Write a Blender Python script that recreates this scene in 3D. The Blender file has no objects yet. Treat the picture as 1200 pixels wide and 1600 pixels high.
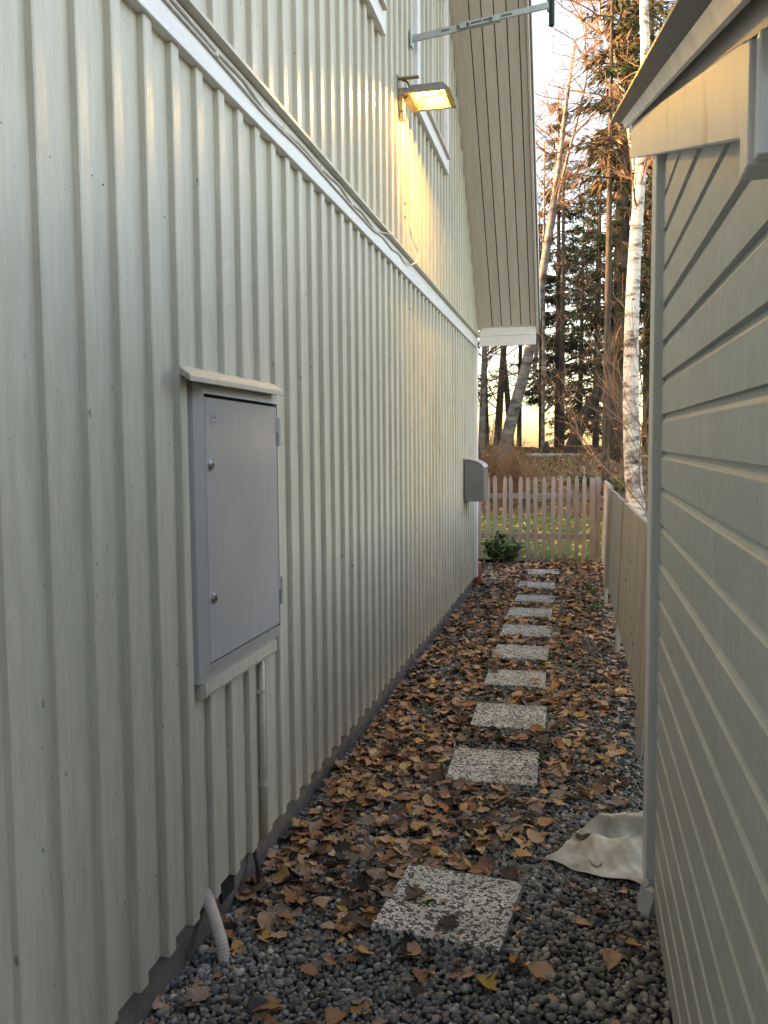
import bpy, bmesh, math, random
import numpy as np
from mathutils import Vector, Matrix
random.seed(7); rng = np.random.default_rng(7)
scene = bpy.context.scene
C = scene.collection

# ------------------------------------------------------------------ camera
FPX, CAMH = 1300.0, 1.45            # focal length in photograph pixels (1200x1600), lens height in metres
def cam_axes():
    Y = np.array([902-600, 704-800, FPX]); Y /= np.linalg.norm(Y)
    xv = 745-600
    yv = -(xv*Y[0]+FPX*Y[2])/Y[1]
    D = np.array([xv, yv, FPX]); D /= np.linalg.norm(D)
    X = np.cross(D, Y)
    return np.stack([X, Y, -D])
RC = cam_axes()
cd = bpy.data.cameras.new('camera'); cam = bpy.data.objects.new('camera', cd); C.objects.link(cam)
cd.sensor_fit = 'VERTICAL'; cd.sensor_height = 24.0; cd.sensor_width = 18.0
cd.lens = 24.0*FPX/1600.0; cd.clip_start = 0.02; cd.clip_end = 3000
m3 = Matrix(((RC[0,0], -RC[0,1], -RC[0,2]), (RC[1,0], -RC[1,1], -RC[1,2]), (RC[2,0], -RC[2,1], -RC[2,2])))
cam.matrix_world = Matrix.Translation((0, 0, CAMH)) @ m3.to_4x4()
scene.camera = cam

# ------------------------------------------------------------------ sky, sun, exposure
SUN_EL = math.radians(8.0)
SUN_TO = Vector((-0.985*math.cos(SUN_EL), -0.1725*math.cos(SUN_EL), math.sin(SUN_EL)))
w = bpy.data.worlds.new('World'); scene.world = w; w.use_nodes = True
nt = w.node_tree; nt.nodes.clear()
sky = nt.nodes.new('ShaderNodeTexSky'); sky.sky_type = 'NISHITA'; sky.sun_disc = False
sky.sun_elevation = SUN_EL
sky.sun_rotation = math.atan2(SUN_TO.x, SUN_TO.y)
sky.air_density = 0.8; sky.dust_density = 2.2; sky.ozone_density = 0.3
bg = nt.nodes.new('ShaderNodeBackground'); bg.inputs['Strength'].default_value = 0.15
wo = nt.nodes.new('ShaderNodeOutputWorld')
nt.links.new(sky.outputs[0], bg.inputs[0]); nt.links.new(bg.outputs[0], wo.inputs[0])
sl = bpy.data.lights.new('sun', 'SUN'); sl.energy = 2.2; sl.angle = math.radians(0.5); sl.color = (1.0, 0.62, 0.33)
so = bpy.data.objects.new('sun', sl); C.objects.link(so); so.location = (-49, -9, 30)
so.rotation_euler = (-SUN_TO).to_track_quat('-Z', 'Y').to_euler()
vs = scene.view_settings
vs.view_transform = 'Standard'; vs.look = 'None'; vs.gamma = 1.0; vs.use_curve_mapping = False
vs.exposure = 3.0
vs.use_white_balance = True; vs.white_balance_temperature = 7900; vs.white_balance_tint = 17   # the phone's shade white balance

# ------------------------------------------------------------------ helpers
def ray(px, py):
    c = np.array([(px-600)/FPX, (py-800)/FPX, 1.0])
    return RC @ c
def atY(px, py, Y):
    d = ray(px, py); p = d*(Y/d[1]); return np.array([p[0], p[1], p[2]+CAMH])
def project(P):
    P = np.atleast_2d(np.asarray(P, float))-[0, 0, CAMH]
    c = P @ RC
    return np.column_stack([c[:, 0]/c[:, 2]*FPX+600, c[:, 1]/c[:, 2]*FPX+800, c[:, 2]])

ORI = {}
def put(o, parent=None, origin=(0, 0, 0)):
    C.objects.link(o); origin = np.asarray(origin, float)
    ORI[o.name] = origin
    if parent is not None:
        o.parent = parent; o.location = Vector(origin-ORI[parent.name])
    else:
        o.location = Vector(origin)
    return o
def tag(o, label=None, cat=None, group=None, kind=None):
    if label: o['label'] = label
    if cat: o['category'] = cat
    if group: o['group'] = group
    if kind: o['kind'] = kind
    return o
def thing(name, label, cat, loc, group=None):
    o = bpy.data.objects.new(name, None); o.empty_display_size = 0.1
    put(o, None, loc); return tag(o, label, cat, group)
def mesh_from(name, V, F, mat, smooth=False, bevel=0, col=None):
    me = bpy.data.meshes.new(name)
    V = np.asarray(V, float)
    if isinstance(F, np.ndarray) and F.ndim == 2:
        n = F.shape[1]
        me.vertices.add(len(V)); me.vertices.foreach_set('co', V.astype(np.float32).ravel())
        me.loops.add(F.size); me.loops.foreach_set('vertex_index', F.astype(np.int32).ravel())
        me.polygons.add(len(F)); me.polygons.foreach_set('loop_start', np.arange(0, F.size, n, dtype=np.int32))
        me.update(calc_edges=True)
    else:
        me.from_pydata([tuple(v) for v in V], [], [tuple(f) for f in F]); me.update()
    if bevel:
        bm = bmesh.new(); bm.from_mesh(me)
        bmesh.ops.bevel(bm, geom=bm.edges[:], offset=bevel, segments=1, affect='EDGES', clamp_overlap=True)
        bmesh.ops.recalc_face_normals(bm, faces=bm.faces)
        bm.to_mesh(me); bm.free()
    if smooth:
        me.polygons.foreach_set('use_smooth', np.ones(len(me.polygons), dtype=bool))
    if col is not None:
        a = me.attributes.new('col', 'FLOAT_COLOR', 'POINT')
        c4 = np.ones((len(V), 4), np.float32); c4[:, :3] = col
        a.data.foreach_set('color', c4.ravel())
    if mat: me.materials.append(mat)
    return me
def mk(name, VF, mat, parent=None, smooth=False, bevel=0, col=None, origin=None):
    V, F = VF; V = np.asarray(V, float)
    if origin is None:
        origin = np.array([V[:, 0].mean(), V[:, 1].mean(), V[:, 2].min()])
    origin = np.asarray(origin, float)
    me = mesh_from(name, V-origin, F, mat, smooth, bevel, col)
    return put(bpy.data.objects.new(name, me), parent, origin)
def inst(name, me, origin, parent=None, rot=None):
    o = put(bpy.data.objects.new(name, me), parent, origin)
    if rot is not None: o.rotation_euler = rot
    return o
BF = [(0, 3, 2, 1), (4, 5, 6, 7), (0, 1, 5, 4), (1, 2, 6, 5), (2, 3, 7, 6), (3, 0, 4, 7)]
def box(x0, x1, y0, y1, z0, z1):
    return (np.array([(x0, y0, z0), (x1, y0, z0), (x1, y1, z0), (x0, y1, z0), (x0, y0, z1), (x1, y0, z1), (x1, y1, z1), (x0, y1, z1)], float), BF)
def hexa(pts):            # 8 corners, bottom ring then top ring
    return (np.array(pts, float), BF)
def prism(prof, axis, a, b):   # closed 2D profile extruded along an axis from a to b
    n = len(prof); V = []
    for t in (a, b):
        for p in prof:
            V.append({'x': (t, p[0], p[1]), 'y': (p[0], t, p[1]), 'z': (p[0], p[1], t)}[axis])
    F = [(i, (i+1) % n, n+(i+1) % n, n+i) for i in range(n)]
    F.append(tuple(range(n-1, -1, -1))); F.append(tuple(range(n, 2*n)))
    return np.array(V, float), F
def merge(parts):
    V = []; F = []; k = 0
    for v, f in parts:
        V.append(np.asarray(v, float)); F += [tuple(int(i)+k for i in q) for q in f]; k += len(v)
    return np.concatenate(V), F
def tube(P, r, n=8, caps=True):
    P = np.asarray(P, float); m = len(P); r = np.broadcast_to(np.asarray(r, float), (m,))
    T = np.gradient(P, axis=0); T /= np.linalg.norm(T, axis=1)[:, None]+1e-12
    u = np.cross(T[0], [0.31, 0.2, 0.93]); 
    if np.linalg.norm(u) < 0.05: u = np.cross(T[0], [1, 0, 0])
    V = []; ang = np.arange(n)*2*math.pi/n
    for i in range(m):
        u = u-T[i]*np.dot(u, T[i]); u /= np.linalg.norm(u)+1e-12; v = np.cross(T[i], u)
        V.append(P[i]+r[i]*(np.cos(ang)[:, None]*u+np.sin(ang)[:, None]*v))
    V = np.concatenate(V)
    F = [(i*n+j, i*n+(j+1) % n, (i+1)*n+(j+1) % n, (i+1)*n+j) for i in range(m-1) for j in range(n)]
    if caps: F += [tuple(range(n-1, -1, -1)), tuple(range((m-1)*n, m*n))]
    return V, F
def disc_cyl(c, ax, r, h, n=16):
    c = np.asarray(c, float); ax = np.asarray(ax, float); ax /= np.linalg.norm(ax)
    return tube([c, c+ax*h], [r, r], n)

# ------------------------------------------------------------------ materials
def nodes(name):
    m = bpy.data.materials.new(name); m.use_nodes = True
    t = m.node_tree; b = t.nodes['Principled BSDF']
    return m, t, b
def setin(b, k, v):
    if k in b.inputs: b.inputs[k].default_value = v
def noise_node(t, coord, scale=(1, 1, 1), sc=5, detail=4, rough=.55, rnd=None):
    mp = t.nodes.new('ShaderNodeMapping'); mp.inputs['Scale'].default_value = scale
    if rnd is not None:
        va = t.nodes.new('ShaderNodeVectorMath'); va.operation = 'ADD'
        vm = t.nodes.new('ShaderNodeVectorMath'); vm.operation = 'SCALE'; vm.inputs[0].default_value = (13.1, 7.7, 3.3)
        t.links.new(rnd, vm.inputs['Scale']); t.links.new(coord, va.inputs[0]); t.links.new(vm.outputs[0], va.inputs[1])
        coord = va.outputs[0]
    t.links.new(coord, mp.inputs[0])
    n = t.nodes.new('ShaderNodeTexNoise'); n.inputs['Scale'].default_value = sc
    n.inputs['Detail'].default_value = detail; n.inputs['Roughness'].default_value = rough
    t.links.new(mp.outputs[0], n.inputs['Vector']); return n
def ramp(t, fac, stops):
    r = t.nodes.new('ShaderNodeValToRGB'); e = r.color_ramp.elements
    while len(e) < len(stops): e.new(0.5)
    for i, (p, c) in enumerate(stops):
        e[i].position = p; e[i].color = (*c, 1) if len(c) == 3 else c
    t.links.new(fac, r.inputs[0]); return r
def mixc(t, fac, a, b, mode='MIX'):
    m = t.nodes.new('ShaderNodeMix'); m.data_type = 'RGBA'; m.blend_type = mode
    for s, v in ((m.inputs[0], fac), (m.inputs[6], a), (m.inputs[7], b)):
        if hasattr(v, 'links'): t.links.new(v, s)
        elif isinstance(v, (int, float)): s.default_value = v
        else: s.default_value = (*v, 1)
    return m.outputs[2]
def bump(t, b, h, strength=.3, dist=.01):
    n = t.nodes.new('ShaderNodeBump'); n.inputs['Strength'].default_value = strength; n.inputs['Distance'].default_value = dist
    t.links.new(h, n.inputs['Height']); t.links.new(n.outputs[0], b.inputs['Normal']); return n
def simple(name, c1, c2, rough=.5, scale=(1, 1, 1), sc=8, bs=.2, bd=.003, bscale=None, bsc=60, metal=0, lo=.35, hi=.65, var=.0, spec=.5):
    m, t, b = nodes(name)
    tc = t.nodes.new('ShaderNodeTexCoord'); oi = t.nodes.new('ShaderNodeObjectInfo')
    n = noise_node(t, tc.outputs['Object'], scale, sc, 5, .6, oi.outputs['Random'])
    r = ramp(t, n.outputs['Fac'], [(lo, c1), (hi, c2)])
    out = r.outputs[0]
    if var:
        mr = t.nodes.new('ShaderNodeMapRange'); mr.inputs['To Min'].default_value = 1-var; mr.inputs['To Max'].default_value = 1+var
        t.links.new(oi.outputs['Random'], mr.inputs['Value'])
        vm = t.nodes.new('ShaderNodeVectorMath'); vm.operation = 'SCALE'
        t.links.new(out, vm.inputs[0]); t.links.new(mr.outputs[0], vm.inputs['Scale']); out = vm.outputs[0]
    t.links.new(out, b.inputs['Base Color'])
    n2 = noise_node(t, tc.outputs['Object'], bscale or scale, bsc, 4, .6, oi.outputs['Random'])
    if bs: bump(t, b, n2.outputs['Fac'], bs, bd)
    setin(b, 'Roughness', rough); setin(b, 'Metallic', metal); setin(b, 'Specular IOR Level', spec)
    return m
SAGE = simple('sage_paint', (.505, .475, .40), (.59, .555, .47), .38, (6, 6, .7), 6, .6, .003, (1, 1, .22), 150, var=.03)
def specks(m, sc, thr, col, amt, scale=(1, 1, 1)):
    t = m.node_tree; b = t.nodes['Principled BSDF']; src = b.inputs['Base Color'].links[0].from_socket
    g = t.nodes.new('ShaderNodeNewGeometry')
    n = noise_node(t, g.outputs['Position'], scale, sc, 3, .5)
    r = ramp(t, n.outputs['Fac'], [(thr, (0, 0, 0)), (thr+.03, (amt, amt, amt))])
    t.links.new(mixc(t, r.outputs[0], src, col), b.inputs['Base Color'])
specks(SAGE, 48, .715, (.16, .14, .11), .7, (1, 1, .6))
specks(SAGE, 2.2, .60, (.40, .385, .31), .35, (1, 1, .35))
WHITE = simple('white_trim_paint', (.74, .72, .735), (.81, .79, .805), .42, (4, .6, 4), 5, .2, .0015, (1, .1, 1), 160)
SOFFP = simple('soffit_paint', (.60, .515, .475), (.67, .58, .54), .55, (5, .6, .6), 5, .2, .0015, None, 60, var=.04)
WINP = simple('window_paint', (.62, .54, .48), (.68, .60, .54), .35, (4, 4, .6), 5, .1, .001)
CONC = simple('plinth_render', (.12, .10, .092), (.21, .175, .16), .9, (1, 1, 1), 9, .6, .006, None, 45)
GALV = simple('galvanised_steel', (.36, .40, .40), (.50, .54, .53), .45, (1, 1, 1), 22, .15, .001, None, 120, .6)
STEELD = simple('dark_steel', (.10, .10, .105), (.16, .16, .165), .4, (1, 1, 1), 20, .1, .001, None, 120, .5)
CHROME = simple('lock_metal', (.5, .5, .52), (.62, .62, .64), .22, (1, 1, 1), 30, 0, 0, None, 50, 1.0)
BLACK = simple('black_rubber', (.012, .012, .012), (.03, .03, .03), .6, (1, 1, 1), 20)
DARKGAP = simple('dark_void', (.010, .010, .010), (.016, .015, .014), .95)
CABF = simple('cabinet_frame_enamel', (.48, .46, .465), (.52, .50, .505), .5, (1, 1, 1), 3, .12, .002, None, 9)
CABGREY = simple('cabinet_enamel', (.37, .355, .365), (.41, .395, .405), .2, (1, 1, 1), 3, .12, .002, None, 9)
specks(CABGREY, 70, .74, (.25, .24, .24), .5, (1, 1, .4)); specks(CABGREY, 5, .62, (.44, .425, .425), .5, (1, 1, .25))
LAMPGREY = simple('lamp_casting', (.17, .155, .15), (.23, .21, .20), .5, (1, 1, 1), 30, .2, .001, None, 150)
REFL = simple('lamp_reflector', (.42, .34, .16), (.52, .43, .22), .4, (1, 1, 1), 50, .3, .002, None, 90, .6)
CABLEW = simple('white_cable', (.56, .52, .48), (.66, .62, .58), .5, (1, 1, 1), 20)
MAILB = simple('mailbox_enamel', (.115, .125, .135), (.15, .16, .17), .38, (1, 1, 1), 5)
MAILT = simple('mailbox_lid', (.40, .41, .43), (.48, .49, .51), .35, (1, 1, 1), 5)
TERRA = simple('terracotta_pvc', (.36, .10, .05), (.46, .14, .075), .5, (1, 1, 1), 9)
HOSE = simple('hose_plastic', (.46, .41, .37), (.58, .53, .49), .55, (1, 1, 1), 20)
FENCEW = simple('picket_paint', (.33, .27, .245), (.42, .35, .315), .75, (6, 6, .7), 7, .4, .003, (1, 1, .2), 90, var=.08)
PLANKW = simple('plank_stain', (.35, .315, .285), (.42, .38, .345), .8, (5, 5, .5), 5, .4, .003, (1, 1, .15), 90, var=.05)
PLANKLIT = simple('plank_lit_stain', (.40, .345, .29), (.48, .42, .355), .8, (5, 5, .5), 5, .4, .003, (1, 1, .15), 90, var=.05)  # far planks: brighter light at the open end put into the colour
FABRIC = simple('geotextile', (.34, .31, .26), (.60, .57, .51), .9, (1, 1, 1), 11, .5, .002, None, 260)
FOAM = simple('plastic_wrap', (.42, .42, .43), (.62, .62, .63), .35, (1, 1, 1), 30, .6, .004, None, 60)
ROOFM = simple('roof_sheet', (.17, .165, .16), (.22, .21, .205), .45, (1, 1, 1), 6, .1, .001, None, 40, .2)
SILVER = simple('zinc_flashing', (.45, .46, .48), (.6, .61, .63), .3, (1, 1, 1), 12, .1, .001, None, 60, .8)
ROCK = simple('dark_stone', (.03, .032, .036), (.09, .092, .1), .6, (1, 1, 1), 9, .6, .01, None, 30)
CURT = simple('curtain_cloth', (.55, .45, .37), (.66, .55, .46), .9, (20, 20, 1), 4)
BARKD = simple('dark_bark', (.035, .027, .022), (.10, .078, .06), .9, (5, 5, 1), 4, .9, .03, (6, 6, 1), 6)
TWIG = simple('twig_bark', (.16, .085, .045), (.26, .15, .085), .7, (1, 1, 1), 3)
LOGM = simple('pale_log', (.30, .27, .24), (.48, .44, .40), .9, (1, 1, 1), 3)
def glass_mat(name, tint=(1, 1, 1), f=.9):
    m, t, b = nodes(name)
    tr = t.nodes.new('ShaderNodeBsdfTransparent'); tr.inputs[0].default_value = (*tint, 1)
    gl = t.nodes.new('ShaderNodeBsdfGlossy'); gl.inputs['Roughness'].default_value = .02
    lw = t.nodes.new('ShaderNodeLayerWeight'); lw.inputs[0].default_value = .5
    pw = t.nodes.new('ShaderNodeMath'); pw.operation = 'POWER'; pw.inputs[1].default_value = 5; t.links.new(lw.outputs['Facing'], pw.inputs[0])
    fr = t.nodes.new('ShaderNodeMath'); fr.operation = 'MULTIPLY_ADD'; fr.inputs[1].default_value = .9; fr.inputs[2].default_value = .04; t.links.new(pw.outputs[0], fr.inputs[0])
    mx = t.nodes.new('ShaderNodeMixShader'); o = t.nodes['Material Output']
    t.links.new(fr.outputs[0], mx.inputs[0]); t.links.new(tr.outputs[0], mx.inputs[1]); t.links.new(gl.outputs[0], mx.inputs[2])
    t.links.new(mx.outputs[0], o.inputs[0]); return m
GLASS = glass_mat('window_glass', (.9, .92, .92))
LGLASS = glass_mat('lamp_glass', (.95, .9, .75))
def emis(name, col, s):
    m, t, b = nodes(name); setin(b, 'Base Color', (*col, 1)); setin(b, 'Emission Color', (*col, 1)); setin(b, 'Emission Strength', s); return m
BULB = emis('halogen_bulb', (1.0, .68, .21), 800)

def shed_paint():
    m, t, b = nodes('shed_paint')
    g = t.nodes.new('ShaderNodeNewGeometry'); oi = t.nodes.new('ShaderNodeObjectInfo')
    n = noise_node(t, g.outputs['Position'], (1, 1, 3), 5, 4, .6, oi.outputs['Random'])
    r = ramp(t, n.outputs['Fac'], [(.3, (.425, .445, .425)), (.7, (.485, .505, .485))])
    n2 = noise_node(t, g.outputs['Position'], (1, 3.2, .8), 9, 6, .7, oi.outputs['Random'])      # chalky wiped smears
    r2 = ramp(t, n2.outputs['Fac'], [(.50, (0, 0, 0)), (.72, (.55, .55, .55))])
    c = mixc(t, r2.outputs[0], r.outputs[0], (.62, .64, .625))
    n4 = noise_node(t, g.outputs['Position'], (1, 1, 1), 55, 5, .75)
    r4 = ramp(t, n4.outputs['Fac'], [(.66, (0, 0, 0)), (.74, (.5, .5, .5))])
    c = mixc(t, r4.outputs[0], c, (.30, .31, .26))
    t.links.new(c, b.inputs['Base Color'])
    n3 = noise_node(t, g.outputs['Position'], (1, .12, 1), 150, 4, .6)
    bump(t, b, n3.outputs['Fac'], .3, .002); setin(b, 'Roughness', .5); return m
SHEDP = shed_paint()
SHEDC = simple('shed_corner_paint', (.58, .605, .60), (.66, .685, .68), .45, (3, 3, .5), 6, .3, .002, (1, 1, .1), 120)
def rake_white():
    m, t, b = nodes('rake_paint')
    g = t.nodes.new('ShaderNodeNewGeometry')
    n = noise_node(t, g.outputs['Position'], (1, 1, 1), 6, 4)
    r = ramp(t, n.outputs['Fac'], [(.3, (.64, .635, .62)), (.7, (.71, .705, .69))])
    n2 = noise_node(t, g.outputs['Position'], (1, 3, .9), 4.2, 5, .65)
    r2 = ramp(t, n2.outputs['Fac'], [(.55, (0, 0, 0)), (.72, (.6, .6, .6))])
    c = mixc(t, r2.outputs[0], r.outputs[0], (.30, .28, .245))
    t.links.new(c, b.inputs['Base Color']); setin(b, 'Roughness', .5)
    n3 = noise_node(t, g.outputs['Position'], (1, .2, 1), 150, 4); bump(t, b, n3.outputs['Fac'], .3, .002); return m
RAKEW = rake_white()
def slab_mat():
    m, t, b = nodes('exposed_aggregate')
    tc = t.nodes.new('ShaderNodeTexCoord'); oi = t.nodes.new('ShaderNodeObjectInfo')
    va = t.nodes.new('ShaderNodeVectorMath'); va.operation = 'ADD'
    sc_ = t.nodes.new('ShaderNodeVectorMath'); sc_.operation = 'SCALE'; sc_.inputs[0].default_value = (3.1, 5.7, 0.0)
    t.links.new(oi.outputs['Random'], sc_.inputs['Scale']); t.links.new(tc.outputs['Object'], va.inputs[0]); t.links.new(sc_.outputs[0], va.inputs[1])
    v = t.nodes.new('ShaderNodeTexVoronoi'); v.inputs['Scale'].default_value = 105; t.links.new(va.outputs[0], v.inputs['Vector'])
    sep = t.nodes.new('ShaderNodeSeparateColor'); t.links.new(v.outputs['Color'], sep.inputs[0])
    r = ramp(t, sep.outputs[0], [(.0, (.055, .052, .05)), (.27, (.10, .095, .09)), (.33, (.48, .47, .45)), (.7, (.72, .71, .69)), (1, (.82, .81, .79))])
    v2 = t.nodes.new('ShaderNodeTexVoronoi'); v2.feature = 'DISTANCE_TO_EDGE'; v2.inputs['Scale'].default_value = 105; t.links.new(va.outputs[0], v2.inputs['Vector'])
    e = ramp(t, v2.outputs['Distance'], [(.02, (0, 0, 0)), (.10, (1, 1, 1))])
    c = mixc(t, e.outputs[0], (.07, .066, .062), r.outputs[0])
    n = noise_node(t, tc.outputs['Object'], (1, 1, 1), 5, 4)
    dirt = ramp(t, n.outputs['Fac'], [(.45, (1, 1, 1)), (.75, (.62, .60, .56))])
    c = mixc(t, 1.0, c, dirt.outputs[0], 'MULTIPLY')
    t.links.new(c, b.inputs['Base Color']); setin(b, 'Roughness', .65)
    bump(t, b, e.outputs[0], .5, .002); return m
SLAB = slab_mat()
def colattr(name, rough=.6, bs=0, bsc=200, spec=.5, trans=0):
    m, t, b = nodes(name)
    a = t.nodes.new('ShaderNodeAttribute'); a.attribute_name = 'col'
    tc = t.nodes.new('ShaderNodeTexCoord')
    n = noise_node(t, tc.outputs['Object'], (1, 1, 1), bsc, 3, .6)
    r = ramp(t, n.outputs['Fac'], [(.3, (.72, .72, .72)), (.7, (1.2, 1.2, 1.2))])
    c = mixc(t, 1.0, a.outputs['Color'], r.outputs[0], 'MULTIPLY')
    t.links.new(c, b.inputs['Base Color']); setin(b, 'Roughness', rough); setin(b, 'Specular IOR Level', spec)
    if bs: bump(t, b, n.outputs['Fac'], bs, .004)
    return m
PEBBLE = colattr('pebble_stone', .55, .25, 260)
LEAFM = colattr('fallen_leaf', .62, .3, 90, .35)
FOLI = colattr('needle_foliage', .75, 0, 3, .2)
GREENL = colattr('shrub_leaf', .38, .1, 40, .5)
GRASSM = colattr('grass_blade', .6, 0, 20, .3)
def birch_bark():
    m, t, b = nodes('birch_bark')
    tc = t.nodes.new('ShaderNodeTexCoord')
    n = noise_node(t, tc.outputs['Object'], (1, 1, 3.2), 2.6, 7, .72)
    r = ramp(t, n.outputs['Fac'], [(.36, (.05, .042, .038)), (.44, (.34, .30, .27)), (.50, (.66, .61, .56)), (.7, (.74, .69, .64))])
    n2 = noise_node(t, tc.outputs['Object'], (1, 1, .9), 2.2, 6, .7)
    r2 = ramp(t, n2.outputs['Fac'], [(.46, (1, 1, 1)), (.60, (.16, .14, .12))])
    sp = t.nodes.new('ShaderNodeSeparateXYZ'); t.links.new(tc.outputs['Object'], sp.inputs[0])
    mr = t.nodes.new('ShaderNodeMapRange'); mr.inputs['From Min'].default_value = 1.2; mr.inputs['From Max'].default_value = 4.5; t.links.new(sp.outputs['Z'], mr.inputs['Value'])
    c0 = mixc(t, 1.0, r.outputs[0], r2.outputs[0], 'MULTIPLY')
    c = mixc(t, mr.outputs[0], c0, r.outputs[0])
    t.links.new(c, b.inputs['Base Color']); setin(b, 'Roughness', .7); bump(t, b, n.outputs['Fac'], .4, .01); return m
BIRCH = birch_bark()
BIRCHD = simple('grey_birch_bark', (.07, .06, .055), (.34, .31, .285), .8, (1, 1, 2.2), 2.4, .5, .02, None, 6)
def ground_mat():
    m, t, b = nodes('forest_litter')
    g = t.nodes.new('ShaderNodeNewGeometry')
    n = noise_node(t, g.outputs['Position'], (1, 1, 1), 1.1, 7, .7)
    r = ramp(t, n.outputs['Fac'], [(.32, (.07, .045, .03)), (.46, (.18, .11, .06)), (.56, (.17, .14, .07)), (.68, (.27, .18, .11))])
    n2 = noise_node(t, g.outputs['Position'], (1, 1, 1), 16, 5, .7)
    r2 = ramp(t, n2.outputs['Fac'], [(.3, (.5, .5, .5)), (.7, (1.4, 1.35, 1.3))])
    c = mixc(t, 1.0, r.outputs[0], r2.outputs[0], 'MULTIPLY')
    t.links.new(c, b.inputs['Base Color']); setin(b, 'Roughness', .95)
    bump(t, b, n2.outputs['Fac'], .8, .05); return m
GROUNDM = ground_mat()
SOIL = simple('gravel_bed', (.016, .015, .014), (.05, .045, .04), .95, (1, 1, 1), 30, .8, .01, None, 120)
LAWNM = simple('lawn_turf', (.035, .07, .012), (.09, .14, .03), .9, (1, 1, 1), 3, .8, .03, None, 25)
TURFD = simple('turf_far', (.05, .085, .018), (.10, .13, .035), .9, (1, 1, 1), 3)

# ------------------------------------------------------------------ terrain
PR = np.array([(-60, -.06), (11.2, -.03), (12, 0), (17.6, .0), (18.6, .08), (21, .50), (24, 1.02), (27, 1.31), (31, 1.52), (36, 1.60), (46, 1.55), (70, -.5), (130, -3), (1500, -3)])
def gz(x, y):
    x = np.asarray(x, float); y = np.asarray(y, float)
    z = np.interp(y, PR[:, 0], PR[:, 1])
    amp = np.clip((y-18)/6, 0, 1)
    z = z+amp*(.10*np.sin(x*.9+1.3)*np.sin(y*.55+.4)+.05*np.sin(x*2.3+.7)*np.cos(y*1.7))
    return z
xs = np.unique(np.concatenate([np.linspace(-900, -40, 12), np.linspace(-40, -10, 16), np.linspace(-10, 12, 60), np.linspace(12, 40, 16), np.linspace(40, 900, 12)]))
ys = np.unique(np.concatenate([np.linspace(-60, 11, 8), np.linspace(11, 50, 110), np.linspace(50, 130, 14), np.linspace(130, 1500, 10)]))
gx, gy = np.meshgrid(xs, ys); V = np.column_stack([gx.ravel(), gy.ravel(), gz(gx, gy).ravel()-.045])
nx = len(xs); F = np.array([(j*nx+i, j*nx+i+1, (j+1)*nx+i+1, (j+1)*nx+i) for j in range(len(ys)-1) for i in range(nx-1)])
tag(mk('ground', (V, F), GROUNDM, smooth=True, origin=(0, 0, 0)), kind='structure')
# bed of the passage (dark soil under the pebbles)
def bedz(x, y):
    return -.022-.045*np.clip((-.88-np.asarray(x))/.2, 0, 1)-.006*np.sin(np.asarray(y)*3.1)*np.sin(np.asarray(x)*5)
xs = np.linspace(-1.25, .66, 30); ys = np.linspace(-3, 11.25, 90)
gx, gy = np.meshgrid(xs, ys); V = np.column_stack([gx.ravel(), gy.ravel(), bedz(gx, gy).ravel()])
nx = len(xs); F = np.array([(j*nx+i, j*nx+i+1, (j+1)*nx+i+1, (j+1)*nx+i) for j in range(len(ys)-1) for i in range(nx-1)])
tag(mk('gravel_path', (V, F), SOIL, smooth=True, origin=(0, 0, 0)), kind='structure')
xs = np.linspace(-14, 14, 40); ys = np.linspace(11.3, 18.3, 24)
gx, gy = np.meshgrid(xs, ys); V = np.column_stack([gx.ravel(), gy.ravel(), gz(gx, gy).ravel()+.004])
nx = len(xs); F = np.array([(j*nx+i, j*nx+i+1, (j+1)*nx+i+1, (j+1)*nx+i) for j in range(len(ys)-1) for i in range(nx-1)])
tag(mk('lawn', (V, F), LAWNM, smooth=True, origin=(0, 0, 0)), kind='structure')
xs = np.linspace(.64, 14, 24); ys = np.linspace(-12, 11.3, 30)
gx, gy = np.meshgrid(xs, ys); V = np.column_stack([gx.ravel(), gy.ravel(), gz(gx, gy).ravel()+.004])
nx = len(xs); F = np.array([(j*nx+i, j*nx+i+1, (j+1)*nx+i+1, (j+1)*nx+i) for j in range(len(ys)-1) for i in range(nx-1)])
tag(mk('lawn', (V, F), LAWNM, smooth=True, origin=(0, 0, 0)), kind='structure')

# ------------------------------------------------------------------ house
RY0, RZ0, RS = 9.15, 2.78, 1.145          # gable soffit: z = RZ0 + RS*(RY0 - y)
RIDGE = 3.2
def roofz(y): return RZ0+RS*(RY0-(y if y > RIDGE else 2*RIDGE-y))
XB, XT, XL = -1.107, -1.087, -1.073       # lower boards, lower battens, trim face
XUB, XUT = -1.075, -1.055                 # upper boards, upper battens
house = thing('house', 'sage green board and batten house with white trim along left of path', 'house', (-1.1, 5, 0))
Y0 = -2.4
PITCH = .1527
mk('plinth', box(-9, -1.112, Y0, 9.16, -.35, .25), CONC, house)
mk('wall_core', box(-8.9, -1.132, Y0, 9.20, .10, 2.9), SAGE, house)
zr = roofz(RIDGE)
mk('gable_core', prism([(Y0, 2.9), (9.2, 2.9), (9.2, roofz(9.2)+.03), (RIDGE, zr+.03), (Y0, roofz(Y0)+.03)], 'x', -8.9, -1.10), SAGE, house)
bat_prof = lambda w, x0, x1: [(x0, -w/2), (x1-.0028, -w/2), (x1, -w/2+.0036), (x1, w/2-.0036), (x1-.0028, w/2), (x0, w/2)]
zb, zt = .062, 2.60
kb = list(range(-15, 47))
V, F = prism(bat_prof(.044, XB-.004, XT), 'z', zb, zt); bat_me = mesh_from('batten', V-[XB, 0, zb], F, SAGE)
V, F = prism([(XB-.024, -PITCH/2+.0008), (XB-.0015, -PITCH/2+.0008), (XB, -PITCH/2+.003), (XB, PITCH/2-.003), (XB-.0015, PITCH/2-.0008), (XB-.024, PITCH/2-.0008)], 'z', zb, zt)
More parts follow.
